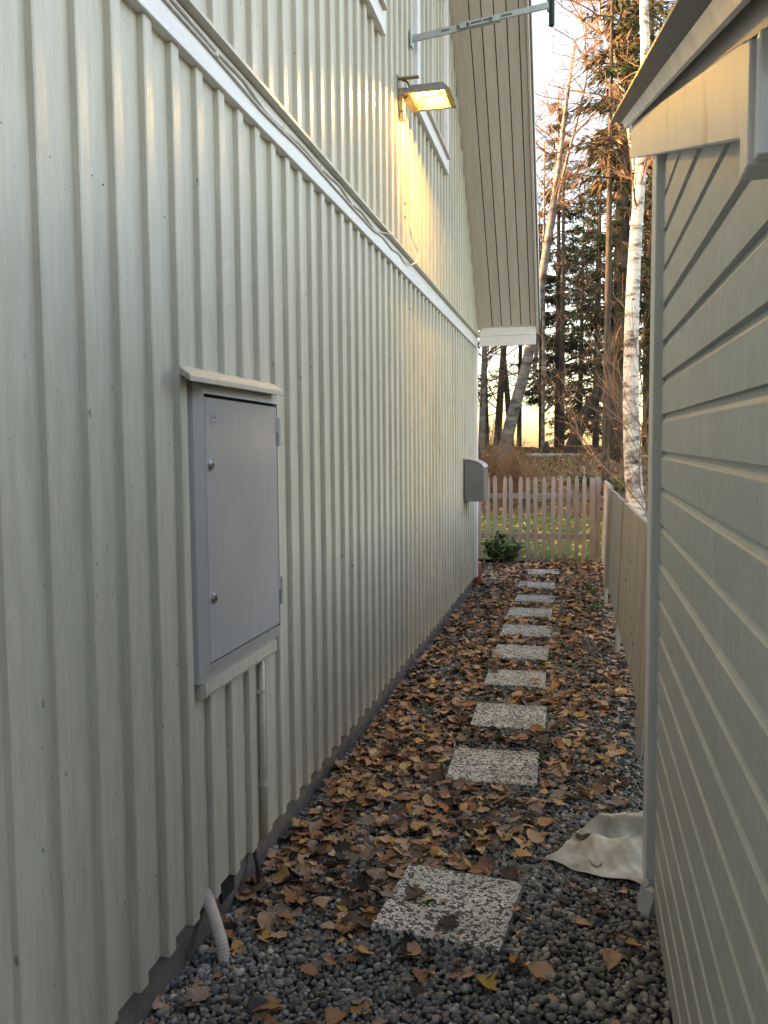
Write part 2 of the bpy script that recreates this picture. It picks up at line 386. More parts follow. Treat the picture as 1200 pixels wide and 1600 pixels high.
brd_me = mesh_from('board', V-[XB, 0, zb], F, SAGE)
for k in kb:
    y = 2.035+k*PITCH
    inst('batten', bat_me, (XB+rng.normal(0, .0008), y+rng.normal(0, .0015), zb+rng.normal(0, .004)), house)
    if y+PITCH/2 < 9.1: inst('board', brd_me, (XB+rng.normal(0, .0006), y+PITCH/2, zb+rng.normal(0, .005)), house)
zu = 2.70
for k in kb:
    y = 2.09+k*PITCH; ya = y+PITCH/2
    if y < 9.15:
        V, F = prism(bat_prof(.044, XUB-.004, XUT), 'z', zu, roofz(y)+.12); V[:, 1] += y
        mk('batten', (V, F), SAGE, house)
    if ya < 9.12:
        V, F = prism([(XUB-.024, -PITCH/2+.0008), (XUB-.0015, -PITCH/2+.0008), (XUB, -PITCH/2+.003), (XUB, PITCH/2-.003), (XUB-.0015, PITCH/2-.0008), (XUB-.024, PITCH/2-.0008)], 'z', zu, roofz(ya)+.14); V[:, 1] += ya
        mk('board', (V, F), SAGE, house)
mk('trim_board', box(-1.13, XL, Y0, 9.235, 2.574, 2.682), WHITE, house, bevel=.002)
mk('drip_edge', prism([(-1.13, 2.684), (-1.042, 2.684), (-1.042, 2.696), (-1.07, 2.703), (-1.13, 2.703)], 'y', Y0, 9.19), SAGE, house)
mk('corner_board', box(-1.13, -1.070, 9.125, 9.235, .06, 2.572), WHITE, house, bevel=.002)
mk('corner_board', box(-1.13, -1.036, 9.125, 9.235, 2.69, roofz(9.2)+.02), SAGE, house, bevel=.002)
mk('rear_wall', box(-8.9, -1.135, 9.2, 9.23, .1, 2.75), SAGE, house)
nv = []
for k in kb:                       # painted-over nail heads in rows
    for z in (.30, .85, 1.47, 2.1):
        for dy in (.045, .105):
            if rng.random() < .38:
                nv.append(disc_cyl((XB+.0005, 2.035+k*PITCH+dy+rng.normal(0, .006), z+rng.normal(0, .012)), (1, 0, 0), rng.uniform(.0016, .003), .0012, 6))
tag(mk('nail_heads', merge(nv), STEELD, house), kind='stuff')
# soffit boards under the rake overhang
gaps = [-1.033, -.905, -.805, -.702, -.599, -.500, -.440]
yb, yt_ = RY0, RIDGE
def slope_board(x0, x1, dz0, dz1, y0=yb, y1=yt_):
    return hexa([(x0, y1, roofz(y1)+dz0), (x1, y1, roofz(y1)+dz0), (x1, y0, roofz(y0)+dz0), (x0, y0, roofz(y0)+dz0),
                 (x0, y1, roofz(y1)+dz1), (x1, y1, roofz(y1)+dz1), (x1, y0, roofz(y0)+dz1), (x0, y0, roofz(y0)+dz1)])
for i in range(6):
    mk('soffit_board', slope_board(gaps[i]+.0045, gaps[i+1]-.0045, rng.uniform(-.003, .003), .021), SOFFP, house, bevel=.0015)
mk('soffit_moulding', slope_board(-1.060, -1.024, -.022, .02), SOFFP, house)
mk('soffit_backing', slope_board(-1.05, -.43, .022, .05, 9.182), DARKGAP, house)
mk('barge_board', slope_board(-.440, -.418, -.03, .24, 9.19), SOFFP, house, bevel=.002)
mk('barge_board', slope_board(-.417, -.397, .10, .27, 9.19), WHITE, house, bevel=.002)
mk('eave_end_board', box(-1.045, -.442, 9.152, 9.172, 2.694, 2.80), WHITE, house, bevel=.002)
mk('eave_end_board', box(-1.045, -.442, 9.152, 9.172, 2.588, 2.692), WHITE, house, bevel=.002)
rf = mk('roof', prism([(9.185, roofz(9.185)+.30), (RIDGE, zr+.30), (2*RIDGE-9.62, roofz(9.62)+.30), (2*RIDGE-9.62, roofz(9.62)+.08), (RIDGE, zr+.08), (9.185, roofz(9.185)+.08)], 'x', -9.4, -.40), ROOFM, house)
# windows in the gable
def window(y0, y1, z0, z1):
    wd = mk('window', merge([box(-1.08, -1.030, y0, y0+.095, z0, z1), box(-1.08, -1.030, y1-.095, y1, z0, z1), box(-1.08, -1.030, y0+.0952, y1-.0952, z1-.1, z1), box(-1.08, -1.028, y0+.0952, y1-.0952, z0, z0+.10)]), WHITE, house)
    mk('sill', prism([(-1.09, z0+.135), (-1.09, z0+.10), (-1.005, z0+.102), (-1.005, z0+.116)], 'y', y0+.06, y1-.06), SOFFP, wd)
    ym = (y0+y1)/2
    mk('sash', merge([box(-1.09, -1.048, y0+.096, y0+.15, z0+.137, z1-.101), box(-1.09, -1.048, y1-.15, y1-.096, z0+.137, z1-.101), box(-1.09, -1.044, ym-.04, ym+.04, z0+.137, z1-.101),
        box(-1.09, -1.048, y0+.1505, ym-.0405, z0+.137, z0+.19), box(-1.09, -1.048, ym+.0405, y1-.1505, z0+.137, z0+.19)]), WINP, wd)
    for a, b_ in ((y0+.15, ym-.04), (ym+.04, y1-.15)):
        mk('pane', box(-1.076, -1.072, a, b_, z0+.19, z1-.10), GLASS, wd)
    mk('curtain', box(-1.099, -1.094, y0+.12, y1-.12, z0+.14, z1-.1), CURT, wd)
    return wd
window(5.50, 6.86, 3.68, 5.10)
window(3.20, 4.57, 3.70, 5.10)

# ------------------------------------------------------------------ meter cabinet
cab = thing('meter_cabinet', 'grey metal meter cabinet set into the left wall under a wooden rain board', 'cabinet', (-1.09, 2.52, .75))
cy0, cy1, cz0, cz1 = 2.236, 2.905, .765, 1.668
dy0, dy1, dz0, dz1 = 2.268, 2.868, .819, 1.622
XD = -1.064                       # face of the door
xo, xi = -1.0855, XD+.001
def frame_quad(a, b, c, d):       # outer pair (x=xo), inner pair (x=xi) extruded back to the wall
    P = [(-1.112, *a), (-1.112, *b), (-1.112, *c), (-1.112, *d), (xo, *a), (xo, *b), (xi, *c), (xi, *d)]
    return np.array(P, float), BF
fr = [frame_quad((cy0, cz0), (cy0, cz1), (dy0-.004, dz1+.004), (dy0-.004, dz0-.004)),
      frame_quad((cy1, cz1), (cy1, cz0), (dy1+.004, dz0-.004), (dy1+.004, dz1+.004)),
      frame_quad((cy1, cz0), (cy0, cz0), (dy0-.004, dz0-.004), (dy1+.004, dz0-.004)),
      frame_quad((cy0, cz1), (cy1, cz1), (dy1+.004, dz1+.004), (dy0-.004, dz1+.004))]
mk('frame', merge(fr), CABF, cab)
mk('recess', box(-1.111, XD-.016, dy0-.004, dy1+.004, dz0-.004, dz1+.004), DARKGAP, cab)
door = mk('door', box(XD-.014, XD, dy0+.001, dy1-.001, dz0+.003, dz1-.006), CABGREY, cab, bevel=.003)
for z in (1.4155, 1.0155):
    ly_ = dy0+.031
    lk = mk('lock', merge([disc_cyl((XD-.001, ly_, z), (1, 0, 0), .0165, .006, 20), disc_cyl((XD+.005, ly_, z), (1, 0, 0), .0125, .004, 20)]), CHROME, door, bevel=.001)
    mk('lock_core', merge([disc_cyl((XD+.0088, ly_, z), (1, 0, 0), .0075, .0008, 3), box(XD+.0092, XD+.0105, ly_-.002, ly_+.002, z-.006, z+.006)]), BLACK, lk)
for z in (1.525, .945):
    hg = mk('hinge', merge([disc_cyl((XD+.003, dy1+.012, z), (0, 0, 1), .0095, .052, 12), disc_cyl((XD+.003, dy1+.012, z-.050), (0, 0, 1), .0095, .048, 12), box(XD-.006, XD+.003, dy1-.006, dy1+.012, z+.002, z+.050)]), CABF, door)
# pressed maker's mark on the door: a broken oval with two rows of strokes
mkp = []
ec = (dy0+.058, 1.551)
for a0, a1 in ((105, 165), (175, 255), (265, 330), (20, 80)):
    pts = [(XD+.0003, ec[0]+.021*math.cos(math.radians(a)), ec[1]+.017*math.sin(math.radians(a))) for a in np.linspace(a0, a1, 8)]
    mkp.append(tube(pts, .0009, 5))
for (a, z, b2, z2) in ((-.009, .004, -.004, .009), (-.004, .009, .001, .004), (.003, .004, .008, .009), (.008, .009, .012, .004), (-.008, -.006, .000, -.006), (.004, -.004, .012, -.007)):
    mkp.append(tube([(XD+.0003, ec[0]+a, ec[1]+z), (XD+.0003, ec[0]+b2, ec[1]+z2)], .0009, 5))
mk('pressed_mark', merge(mkp), simple('mark_grey', (.25, .245, .26), (.28, .275, .29), .4), door)
mk('rain_board', hexa([(-1.108, 2.185, 1.680), (-1.034, 2.120, 1.648), (-1.034, 2.868, 1.654), (-1.108, 2.945, 1.684),
                       (-1.108, 2.185, 1.706), (-1.034, 2.120, 1.667), (-1.034, 2.868, 1.674), (-1.108, 2.945, 1.710)]), SAGE, cab, bevel=.003)
mk('base_moulding', prism([(-1.106, .718), (-1.078, .718), (-1.074, .728), (-1.074, .763), (-1.106, .763)], 'y', cy0+.02, cy1-.045), SAGE, cab)

# conduit, cable, hose at the foot of the wall
cp = thing('conduit', 'painted cable conduit running down the wall below the grey cabinet', 'conduit', (-1.07, 2.715, .13))
mk('pipe', tube([(-1.094, 2.752, .735), (-1.094, 2.750, .45), (-1.094, 2.748, .055)], .0115, 12), SAGE, cp, smooth=True)
for z in (.60, .26): mk('clamp', merge([tube([(-1.094, 2.750, z-.008), (-1.094, 2.750, z+.008)], .0140, 12), box(-1.107, -1.100, 2.735, 2.775, z-.007, z+.007)]), SAGE, cp)
tag(mk('black_cable', tube([(-1.098, 2.655, .075), (-1.088, 2.645, .05), (-1.072, 2.630, .01), (-1.062, 2.618, -.08)], .008, 8), BLACK, smooth=True), 'black cable leaving the conduit and entering the gravel', 'cable')
pts = [(-1.118, 2.31, .085), (-1.092, 2.285, .06), (-1.058, 2.25, .03), (-1.022, 2.21, -.005), (-.995, 2.18, -.06)]
pp = np.array([np.array([np.interp(s, np.linspace(0, 1, 5), np.array(pts)[:, k]) for k in range(3)]) for s in np.linspace(0, 1, 60)])
rr = np.where(np.arange(60) % 2 == 0, .0200, .0188)
tag(mk('ribbed_hose', tube(pp, rr, 14), HOSE, smooth=False), 'dirty white ribbed hose coming out from under the wall into gravel', 'hose')
tag(mk('vent_opening', box(-1.1125, -1.104, 2.40, 2.50, .0, .062), DARKGAP, house), None) ; 

# ------------------------------------------------------------------ cable on the trim
def wav(ctrl, n):
    ctrl = np.array(ctrl, float); t = np.linspace(0, 1, len(ctrl)); s = np.linspace(0, 1, n)
    P = np.array([np.interp(s, t, ctrl[:, k]) for k in range(3)]).T
    for _ in range(2): P[1:-1] = (P[:-2]+2*P[1:-1]+P[2:])/4
    return P
xc = XL+.006
cbl = thing('wall_cable', 'white electric cable sagging along the white trim board of the house', 'cable', (xc, 3.4, 2.64))
ctrl = [(xc, -1.5, 2.670), (xc, 1.9, 2.668), (xc, 2.15, 2.664), (xc, 2.40, 2.655), (xc, 2.62, 2.662), (xc, 2.82, 2.634), (xc, 3.0, 2.640), (xc, 3.2, 2.655), (xc, 3.45, 2.648), (xc, 3.75, 2.668), (xc, 3.95, 2.642), (xc, 4.15, 2.658), (xc, 4.32, 2.645), (xc, 4.45, 2.634), (xc, 4.62, 2.672), (xc+.03, 4.75, 2.690)]
mk('cable_run', tube(wav(ctrl, 140), .0055, 7), CABLEW, cbl, smooth=True)
ctrl = [(xc, 1.9, 2.645), (xc, 2.4, 2.640), (xc, 2.8, 2.625), (xc, 3.2, 2.640), (xc, 3.9, 2.630), (xc, 4.40, 2.628), (xc, 4.62, 2.648), (xc, 4.85, 2.636), (xc, 5.05, 2.655), (xc, 5.2, 2.638), (xc+.02, 5.35, 2.648), (xc+.045, 5.44, 2.69), (xc+.045, 5.45, 2.75), (XUT+.008, 5.36, 2.82), (XUT+.008, 5.30, 2.87)]
mk('cable_run', tube(wav(ctrl, 140), .0045, 7), CABLEW, cbl, smooth=True)
for y, z in ((2.41, 2.648), (3.0, 2.638), (3.46, 2.648), (3.95, 2.638)): mk('clip', box(XL, XL+.013, y-.008, y+.008, z-.012, z+.014), CABLEW, cbl, bevel=.002)

# ------------------------------------------------------------------ floodlight
fl = thing('floodlight', 'lit yellow floodlight on a bracket high on the house wall', 'lamp', (-1.055, 5.0, 3.5))
lx0, lx1, ly0, ly1, lz = -1.02, -.745, 4.96, 5.235, 3.56
mk('bracket_arm', merge([box(-1.056, -.93, 4.985, 5.02, 3.655, 3.662), box(-1.058, -1.050, 4.97, 5.035, 3.52, 3.672)]), LAMPGREY, fl)
mk('bracket_arm', hexa([(-1.05, 5.10, 3.640), (-.93, 5.10, 3.620), (-.93, 5.13, 3.620), (-1.05, 5.13, 3.640), (-1.05, 5.10, 3.650), (-.93, 5.10, 3.630), (-.93, 5.13, 3.630), (-1.05, 5.13, 3.650)]), LAMPGREY, fl)
mk('junction_box', box(-1.055, -1.02, 4.985, 5.045, 3.47, 3.60), LAMPGREY, fl, bevel=.004)
mk('supply_cable', tube(wav([(-1.03, 5.01, 3.65), (-1.00, 5.0, 3.64), (-.985, 5.0, 3.60), (-1.0, 5.0, 3.55), (-1.02, 5.0, 3.52)], 20), .005, 7), BLACK, fl, smooth=True)
# housing: open-bottomed tapered shell
def shell(x0, x1, y0, y1, z0, ins, h, th):
    o0 = [(x0, y0, z0), (x1, y0, z0), (x1, y1, z0), (x0, y1, z0)]
    o1 = [(x0+ins, y0+ins, z0+h), (x1-ins, y0+ins, z0+h), (x1-ins, y1-ins, z0+h), (x0+ins, y1-ins, z0+h)]
    i0 = [(x0+th, y0+th, z0), (x1-th, y0+th, z0), (x1-th, y1-th, z0), (x0+th, y1-th, z0)]
    i1 = [(x0+ins+th, y0+ins+th, z0+h-th), (x1-ins-th, y0+ins+th, z0+h-th), (x1-ins-th, y1-ins-th, z0+h-th), (x0+ins+th, y1-ins-th, z0+h-th)]
    V = o0+o1+i0+i1; F = [(4, 5, 6, 7), (8+7, 8+6, 8+5, 8+4)]
    for i in range(4):
        j = (i+1) % 4
        F += [(i, j, 4+j, 4+i), (8+j, 8+i, 12+i, 12+j), (j, i, 8+i, 8+j)]
    return np.array(V, float), F
mk('housing', shell(lx0, lx1, ly0, ly1, lz, .042, .056, .004), LAMPGREY, fl)
mk('glass_frame', merge([box(lx0-.006, lx1+.006, ly0-.006, ly0+.010, lz-.006, lz-.0005), box(lx0-.006, lx1+.006, ly1-.020, ly1+.006, lz-.006, lz-.0005), box(lx0-.006, lx0+.045, ly0+.0102, ly1-.0202, lz-.006, lz-.0005), box(lx1-.026, lx1+.006, ly0+.0102, ly1-.0202, lz-.006, lz-.0005)]), LAMPGREY, fl)
mk('reflector', shell(lx0+.052, lx1-.03, ly0+.012, ly1-.024, lz+.001, .030, .048, .002), REFL, fl)
mk('glass', box(lx0+.046, lx1-.027, ly0+.011, ly1-.021, lz-.004, lz-.002), LGLASS, fl)
bc = (-.875, 5.055, lz+.020)
mk('bulb', tube([(bc[0]-.045, bc[1], bc[2]), (bc[0]+.045, bc[1], bc[2])], .007, 10), BULB, fl)
mk('sensor', merge([disc_cyl((-1.035, 5.02, 3.425), (0, 0, 1), .022, .045, 12), box(-1.055, -1.03, 5.01, 5.03, 3.455, 3.47)]), LAMPGREY, fl)
for z in (2.985, 2.90):
    mk('cable_saddle', box(XUT, XUT+.006, 5.165, 5.18, z-.008, z+.008), STEELD, fl)

# ------------------------------------------------------------------ steel arm
ar = thing('steel_arm', 'galvanised steel arm with a dark hanging handle above the floodlight', 'bracket', (-1.055, 5.43, 4.08))
p0 = np.array([-1.05, 5.43, 4.085]); p1 = np.array([-.195, 5.43, 4.175])
def bar(a, b, hz, th):
    d = (b-a)
    return hexa([a+[0, -th/2, -hz/2], b+[0, -th/2, -hz/2], b+[0, th/2, -hz/2], a+[0, th/2, -hz/2], a+[0, -th/2, hz/2], b+[0, -th/2, hz/2], b+[0, th/2, hz/2], a+[0, th/2, hz/2]])
lerp = lambda s: p0+(p1-p0)*s
mk('inner_bar', bar(lerp(0), lerp(.66), .046, .012), GALV, ar, bevel=.003)
mk('outer_bar', bar(lerp(.36)+[0, -.013, .004], lerp(1)+[0, -.013, .004], .040, .012), GALV, ar, bevel=.003)
for s0, s1 in ((.22, .28), (.44, .52), (.53, .6), (.66, .74)):
    mk('slot', bar(lerp(s0)+[0, -.0135 if s0 > .36 else 0, .003], lerp(s1)+[0, -.0135 if s0 > .36 else 0, .003], .012, .0135), STEELD, ar)
for s in (.345, .42, .585): mk('bolt', disc_cyl(lerp(s)+[0, -.0195, 0], (0, -1, 0), .011, .008, 6), STEELD, ar)
mk('wall_plate', box(-1.058, -1.048, 5.39, 5.47, 4.03, 4.14), GALV, ar, bevel=.002)
mk('swivel', merge([disc_cyl(p1+[.0, -.006, -.03], (0, 0, 1), .009, .10, 8), box(-.20, -.165, 5.415, 5.445, 4.205, 4.215)]), STEELD, ar)
mk('handle', tube([(-.176, 5.43, 4.06), (-.176, 5.43, 4.065), (-.176, 5.43, 4.235), (-.176, 5.43, 4.24)], [.014, .018, .018, .016], 14), BLACK, ar, smooth=True)

# ------------------------------------------------------------------ mailbox
mb = thing('mailbox', 'dark grey metal mailbox mounted at the far corner of the house', 'mailbox', (-1.0, 8.3, .96))
prof = [(-1.075, .960), (-.895, .960), (-.895, 1.285), (-.915, 1.318), (-.96, 1.345), (-1.02, 1.363), (-1.075, 1.37)]
mk('body', prism(prof, 'y', 8.12, 8.52), MAILB, mb, bevel=.003)
ld = [(-1.08, 1.372), (-1.02, 1.366), (-.957, 1.349), (-.910, 1.322), (-.888, 1.290), (-.880, 1.293), (-.903, 1.329), (-.953, 1.358), (-1.018, 1.376), (-1.08, 1.382)]
mk('lid', prism(ld, 'y', 8.112, 8.528), MAILT, mb)
mk('front_panel', box(-.8945, -.884, 8.135, 8.505, .975, 1.27), MAILB, mb, bevel=.002)
mk('stay', box(-1.087, -1.0755, 8.25, 8.39, 1.0, 1.33), STEELD, mb)

tag(mk('drain_pipe', tube([(-1.095, 9.31, -.10), (-1.095, 9.31, .10), (-1.093, 9.31, .205), (-1.093, 9.31, .21)], [.052, .052, .052, .048], 18), TERRA, smooth=True), 'terracotta coloured drain pipe stub at the far house corner', 'pipe')

# ------------------------------------------------------------------ shed
SX = .250
shed = thing('shed', 'weathered grey green clapboard shed with white rake board at right', 'shed', (1.4, 2.0, 0))
SY0, SY1 = 1.03, 2.695
SP = .1105; tilt = .013
prof = [(SX, .0), (SX, SP-.024), (SX+.0035, SP-.021), (SX+.0105, SP-.010), (SX+.0125, SP+.010), (SX+.030, SP+.010), (SX+.030, .0), (SX+.017, -.001)]
rk = lambda y: 1.827+.322*(y-1.115)
zz = .008
i = 0
while zz < rk(SY1):
    ystart = SY0
    if zz+SP > rk(SY0): ystart = min(SY1-.02, max(SY0, 1.115+(zz+SP*.2-1.827-.09)/.322))
    V, F = prism([(p[0]+rng.normal(0, .0004), zz+p[1]) for p in prof], 'y', ystart, SY1+.008)
    V[:, 2] += (V[:, 1]-2.7)*tilt
    V[:, 0] += rng.normal(0, .0006)
    mk('clapboard', (V, F), SHEDP, shed)
    zz += SP+rng.normal(0, .0007); i += 1
mk('wall_frame', prism([(SY0+.01, -.02), (2.83, -.02), (2.83, 2.33), (SY0+.01, 1.77)], 'x', SX+.034, SX+.06), DARKGAP, shed)
mk('back_wall', box(SX+.03, 2.6, 2.80, 2.83, 0, 2.35), SHEDP, shed)
mk('front_wall', box(SX+.03, 2.6, SY0-.02, SY0+.008, 0, 1.775), SHEDP, shed)
mk('end_wall', prism([(SY0, 0), (2.83, 0), (2.83, 2.3), (SY0, 1.76)], 'x', 2.57, 2.6), SHEDP, shed)
mk('corner_board', box(.2255, .262, 2.703, 2.845, .035, 2.42), SHEDC, shed, bevel=.003)
mk('corner_board', box(.2635, .40, 2.832, 2.862, .035, 2.42), SHEDC, shed, bevel=.003)
def rake(x0, x1, y0, y1, za, zb_, zc, zd):   # za..zb_ bottom at y0,y1 ; zc,zd top
    return hexa([(x0, y0, za), (x1, y0, za), (x1, y1, zb_), (x0, y1, zb_), (x0, y0, zc), (x1, y0, zc), (x1, y1, zd), (x0, y1, zd)])
YE = 3.60
mk('rake_board', rake(.2005, .238, 1.17, YE, rk(1.17), rk(YE), rk(1.17)+.122, rk(YE)+.136), RAKEW, shed, bevel=.003)
mk('rake_nailer', rake(.2385, .262, 1.17, YE, rk(1.17)+.012, rk(YE)+.012, rk(1.17)+.122, rk(YE)+.13), RAKEW, shed)
mk('eave_end_block', hexa([(.199, 1.118, 1.795), (.245, 1.118, 1.795), (.245, 1.169, 1.792), (.199, 1.169, 1.792), (.199, 1.118, 1.945), (.245, 1.118, 1.945), (.245, 1.169, 1.962), (.199, 1.169, 1.962)]), RAKEW, shed, bevel=.002)
mk('eave_fascia', box(.206, 2.7, 1.094, 1.1165, 1.800, 1.945), WHITE, shed, bevel=.002)
mk('eave_soffit', box(.246, 2.68, 1.118, 1.155, 1.806, 1.82), RAKEW, shed)
rz_ = lambda y: 2.018+.31*(y-1.155)
mk('roof_sheet', hexa([(.12, .98, rz_(.98)), (2.8, .98, rz_(.98)), (2.8, 3.63, rz_(3.63)), (.12, 3.63, rz_(3.63)), (.12, .98, rz_(.98)+.006), (2.8, .98, rz_(.98)+.006), (2.8, 3.63, rz_(3.63)+.006), (.12, 3.63, rz_(3.63)+.006)]), ROOFM, shed)
mk('edge_flashing', hexa([(.176, 1.02, rz_(1.02)-.030), (.186, 1.02, rz_(1.02)-.030), (.186, YE, rz_(YE)-.030), (.176, YE, rz_(YE)-.030),
    (.164, 1.02, rz_(1.02)-.001), (.174, 1.02, rz_(1.02)-.001), (.174, YE, rz_(YE)-.001), (.164, YE, rz_(YE)-.001)]), SILVER, shed)
mk('rake_batten', rake(.212, .262, 1.02, YE-.01, rk(1.02)+.124, rk(YE)+.139, rz_(1.02)-.002, rz_(YE)-.002), SOFFP, shed)
tag(mk('plastic_wrap', (lambda VF: (VF[0]+rng.normal(0, .006, VF[0].shape), VF[1]))(tube([(.236, 2.665, -.05), (.234, 2.67, -.01), (.236, 2.675, .03), (.238, 2.68, .055), (.24, 2.69, .07)], [.030, .034, .031, .022, .008], 11)), FOAM, smooth=False), 'crumpled clear plastic wrap at the foot of the shed corner', 'plastic')

# ------------------------------------------------------------------ board fence on the right
pf = thing('plank_fence', 'weathered brown grey board fence running from shed to picket fence', 'fence', (.3, 7.4, 0))
yk = 3.2; i = 0
while yk < 11.3:
    wd = rng.uniform(.17, .22) if yk < 9.2 else .14
    y1 = min(yk+wd, 11.35)
    xo_ = .285 if yk < 9.2 else .315
    zb_ = .22-(.02*max(0, yk-5)) if yk < 8.2 else .06
    zt_ = 1.085+rng.normal(0, .004)-.006*(yk-6)
    V, F = box(xo_, xo_+.022, yk, y1-.003, zb_, zt_)
    V[:, 0] += (V[:, 2])*.035+rng.normal(0, .0007)
    mk('plank', (V, F), PLANKW if yk < 9.2 else PLANKLIT, pf, bevel=.0015); yk = y1; i += 1
for y, x0, wdt in ((8.05, .243, .060), (6.085, .262, .062), (4.05, .270, .06)):
    V, F = box(x0+.012, x0+.045, y, y+wdt, -.15, 1.10); V[:, 0] += V[:, 2]*.035
    mk('post', (V, F), PLANKW, pf, bevel=.003)
for a, b_, z in ((3.2, 11.3, .30), (3.2, 11.3, .88)):
    V, F = box(.31, .345, a, b_, z-.045, z+.045); V[:, 0] += .035*V[:, 2]
    mk('rail', (V, F), PLANKW, pf)
hv = []
for (y, z) in ((5.05, .80), (5.0, .64), (5.45, .63), (4.75, .52), (5.15, .47), (4.72, .44), (4.55, .42)):
    hv.append(disc_cyl((.2835+.035*z, y, z), (-1, 0, 0), .010, .0015, 10))
tag(mk('screw_holes', merge(hv), DARKGAP, pf), kind='stuff')

# ------------------------------------------------------------------ picket fence at the end
pk = thing('picket_fence', 'low weathered brown grey picket fence closing the far end of path', 'fence', (-.55, 11.2, 0))
pp_ = [(-.026, 0), (.026, 0), (.026, 1.055), (.012, 1.095), (0, 1.105), (-.012, 1.095), (-.026, 1.055)]
V, F = prism(pp_, 'y', 11.19, 11.211); pk_me = mesh_from('picket', V-[0, 11.2, 0], F, FENCEW)
for k in range(14):
    xk = atY(1.0*(700+(983-58.0*k)/4.615), 800, 11.2)[0]
    inst('picket', pk_me, (xk+rng.normal(0, .002), 11.2, .012+rng.normal(0, .006)), pk, (rng.normal(0, .008), rng.normal(0, .012), rng.normal(0, .03)))
for z in (.28, .815): mk('rail', box(-1.75, .19, 11.2125, 11.25, z, z+.07), FENCEW, pk, bevel=.002)
mk('post', box(.165, .235, 11.18, 11.25, -.2, 1.09), FENCEW, pk, bevel=.003)
mk('post', box(.242, .300, 11.19, 11.26, -.2, 1.10), FENCEW, pk, bevel=.003)
mk('post', box(-1.40, -1.31, 11.215, 11.30, -.2, 1.05), FENCEW, pk, bevel=.003)
tag(mk('marker_stick', tube([(.10, 12.4, -.02), (.10, 12.4, 1.22)], .006, 6), LOGM), 'thin pale stick standing up behind the picket fence', 'stick')

# ------------------------------------------------------------------ stepping slabs
SL = [(-.378, 2.505, .392, -6, 'square pebble dashed slab nearest the camera, with leaves on its left edge'),
      (-.362, 3.748, .40, 1.5, 'second pebble dashed slab from the camera, bare on top'),
      (-.348, 4.490, .39, 1, 'third pebble dashed slab from the camera'),
      (-.370, 5.265, .375, 1, 'fourth pebble dashed slab from the camera'),
      (-.382, 5.970, .385, -1, 'fifth pebble dashed slab from the camera'),
      (-.385, 6.700, .39, 1, 'sixth pebble dashed slab from the camera'),
      (-.402, 7.480, .385, 0, 'fifth pebble dashed slab from the picket fence end'),
      (-.392, 8.195, .375, -1, 'third pebble dashed slab from the picket fence end'),
      (-.412, 9.030, .39, 1, 'second pebble dashed slab from the picket fence end'),
      (-.385, 10.040, .37, 3, 'farthest pebble dashed slab, partly buried under leaves near the picket fence')]
SL[6] = (*SL[6][:4], 'fourth pebble dashed slab from the picket fence end')
for x, y, s, a, lab in SL:
    V, F = box(-s/2, s/2, -s/2, s/2, -.045, 0)
    top = .034 if y < 3 else .012
    o = mk('stepping_slab', (V+[x, y, top], F), SLAB, bevel=.004, origin=(x, y, top-.045))
    o.rotation_euler = (rng.normal(0, .008), rng.normal(0, .008)+(.012 if y < 3 else 0), math.radians(a))
    tag(o, lab, 'paving slab', 'stepping slabs along the path')
def in_slab(x, y, m=0.0):
    r = np.zeros(np.shape(x), bool)
    for sx, sy, s, a, _ in SL:
        c, q = math.cos(math.radians(-a)), math.sin(math.radians(-a))
        u = (x-sx)*c-(y-sy)*q; v = (x-sx)*q+(y-sy)*c
        r |= (np.abs(u) < s/2+m) & (np.abs(v) < s/2+m)
    return r

# ------------------------------------------------------------------ fabric sheet
cor = np.array([(-.105, 2.89), (.235, 2.775), (.28, 3.33), (.085, 3.27)])
n = 70; uu, vv = np.meshgrid(np.linspace(0, 1, n), np.linspace(0, 1, n))
xy = ((1-uu)*(1-vv))[..., None]*cor[0]+(uu*(1-vv))[..., None]*cor[1]+(uu*vv)[..., None]*cor[2]+((1-uu)*vv)[..., None]*cor[3]
xy[..., 0] += .012*np.sin(vv*7)*(1-uu)+.01*np.sin(uu*9)*(1-vv); xy[..., 1] += .012*np.sin(uu*8+1)*(1-vv)
zf = .010+.0035*np.sin(uu*17+vv*5)+.003*np.sin(vv*23-uu*7)+.0018*np.sin(uu*41+3*vv)*np.sin(vv*37)
ramp_ = np.clip((uu-.10)/.28, 0, 1)
v1 = .40+.10*(uu-.5)+.03*np.sin(uu*6)                                  # crease: slow rise, abrupt drop into a hollow
zf += .042*ramp_*np.where(vv < v1, np.exp(-((vv-v1)/.17)**2), np.exp(-((vv-v1)/.035)**2))
v2 = .84-.30*np.clip((.38-uu)/.38, 0, 1)**1.5                          # back rim, curling down on the left
zf += .066*np.clip((uu-.04)/.2, 0, 1)*np.where(vv < v2, np.exp(-((vv-v2)/.085)**2), np.exp(-((vv-v2)/.13)**2))
xy[..., 1] -= .05*np.exp(-((vv-v2)/.08)**2)*np.clip((uu-.1)/.3, 0, 1)
xy[..., 1] += .02*np.exp(-((vv-v1)/.05)**2)*ramp_
V = np.column_stack([xy.reshape(-1, 2), zf.ravel()]); nn = n*n
Vb = V-[0, 0, .0012]
q = np.array([(j*n+i, j*n+i+1, (j+1)*n+i+1, (j+1)*n+i) for j in range(n-1) for i in range(n-1)])
F = np.concatenate([q, q[:, ::-1]+nn])
tag(mk('fabric_sheet', (np.concatenate([V, Vb]), F), FABRIC, smooth=True), 'crumpled beige fabric sheet on the gravel beside the shed corner', 'fabric')

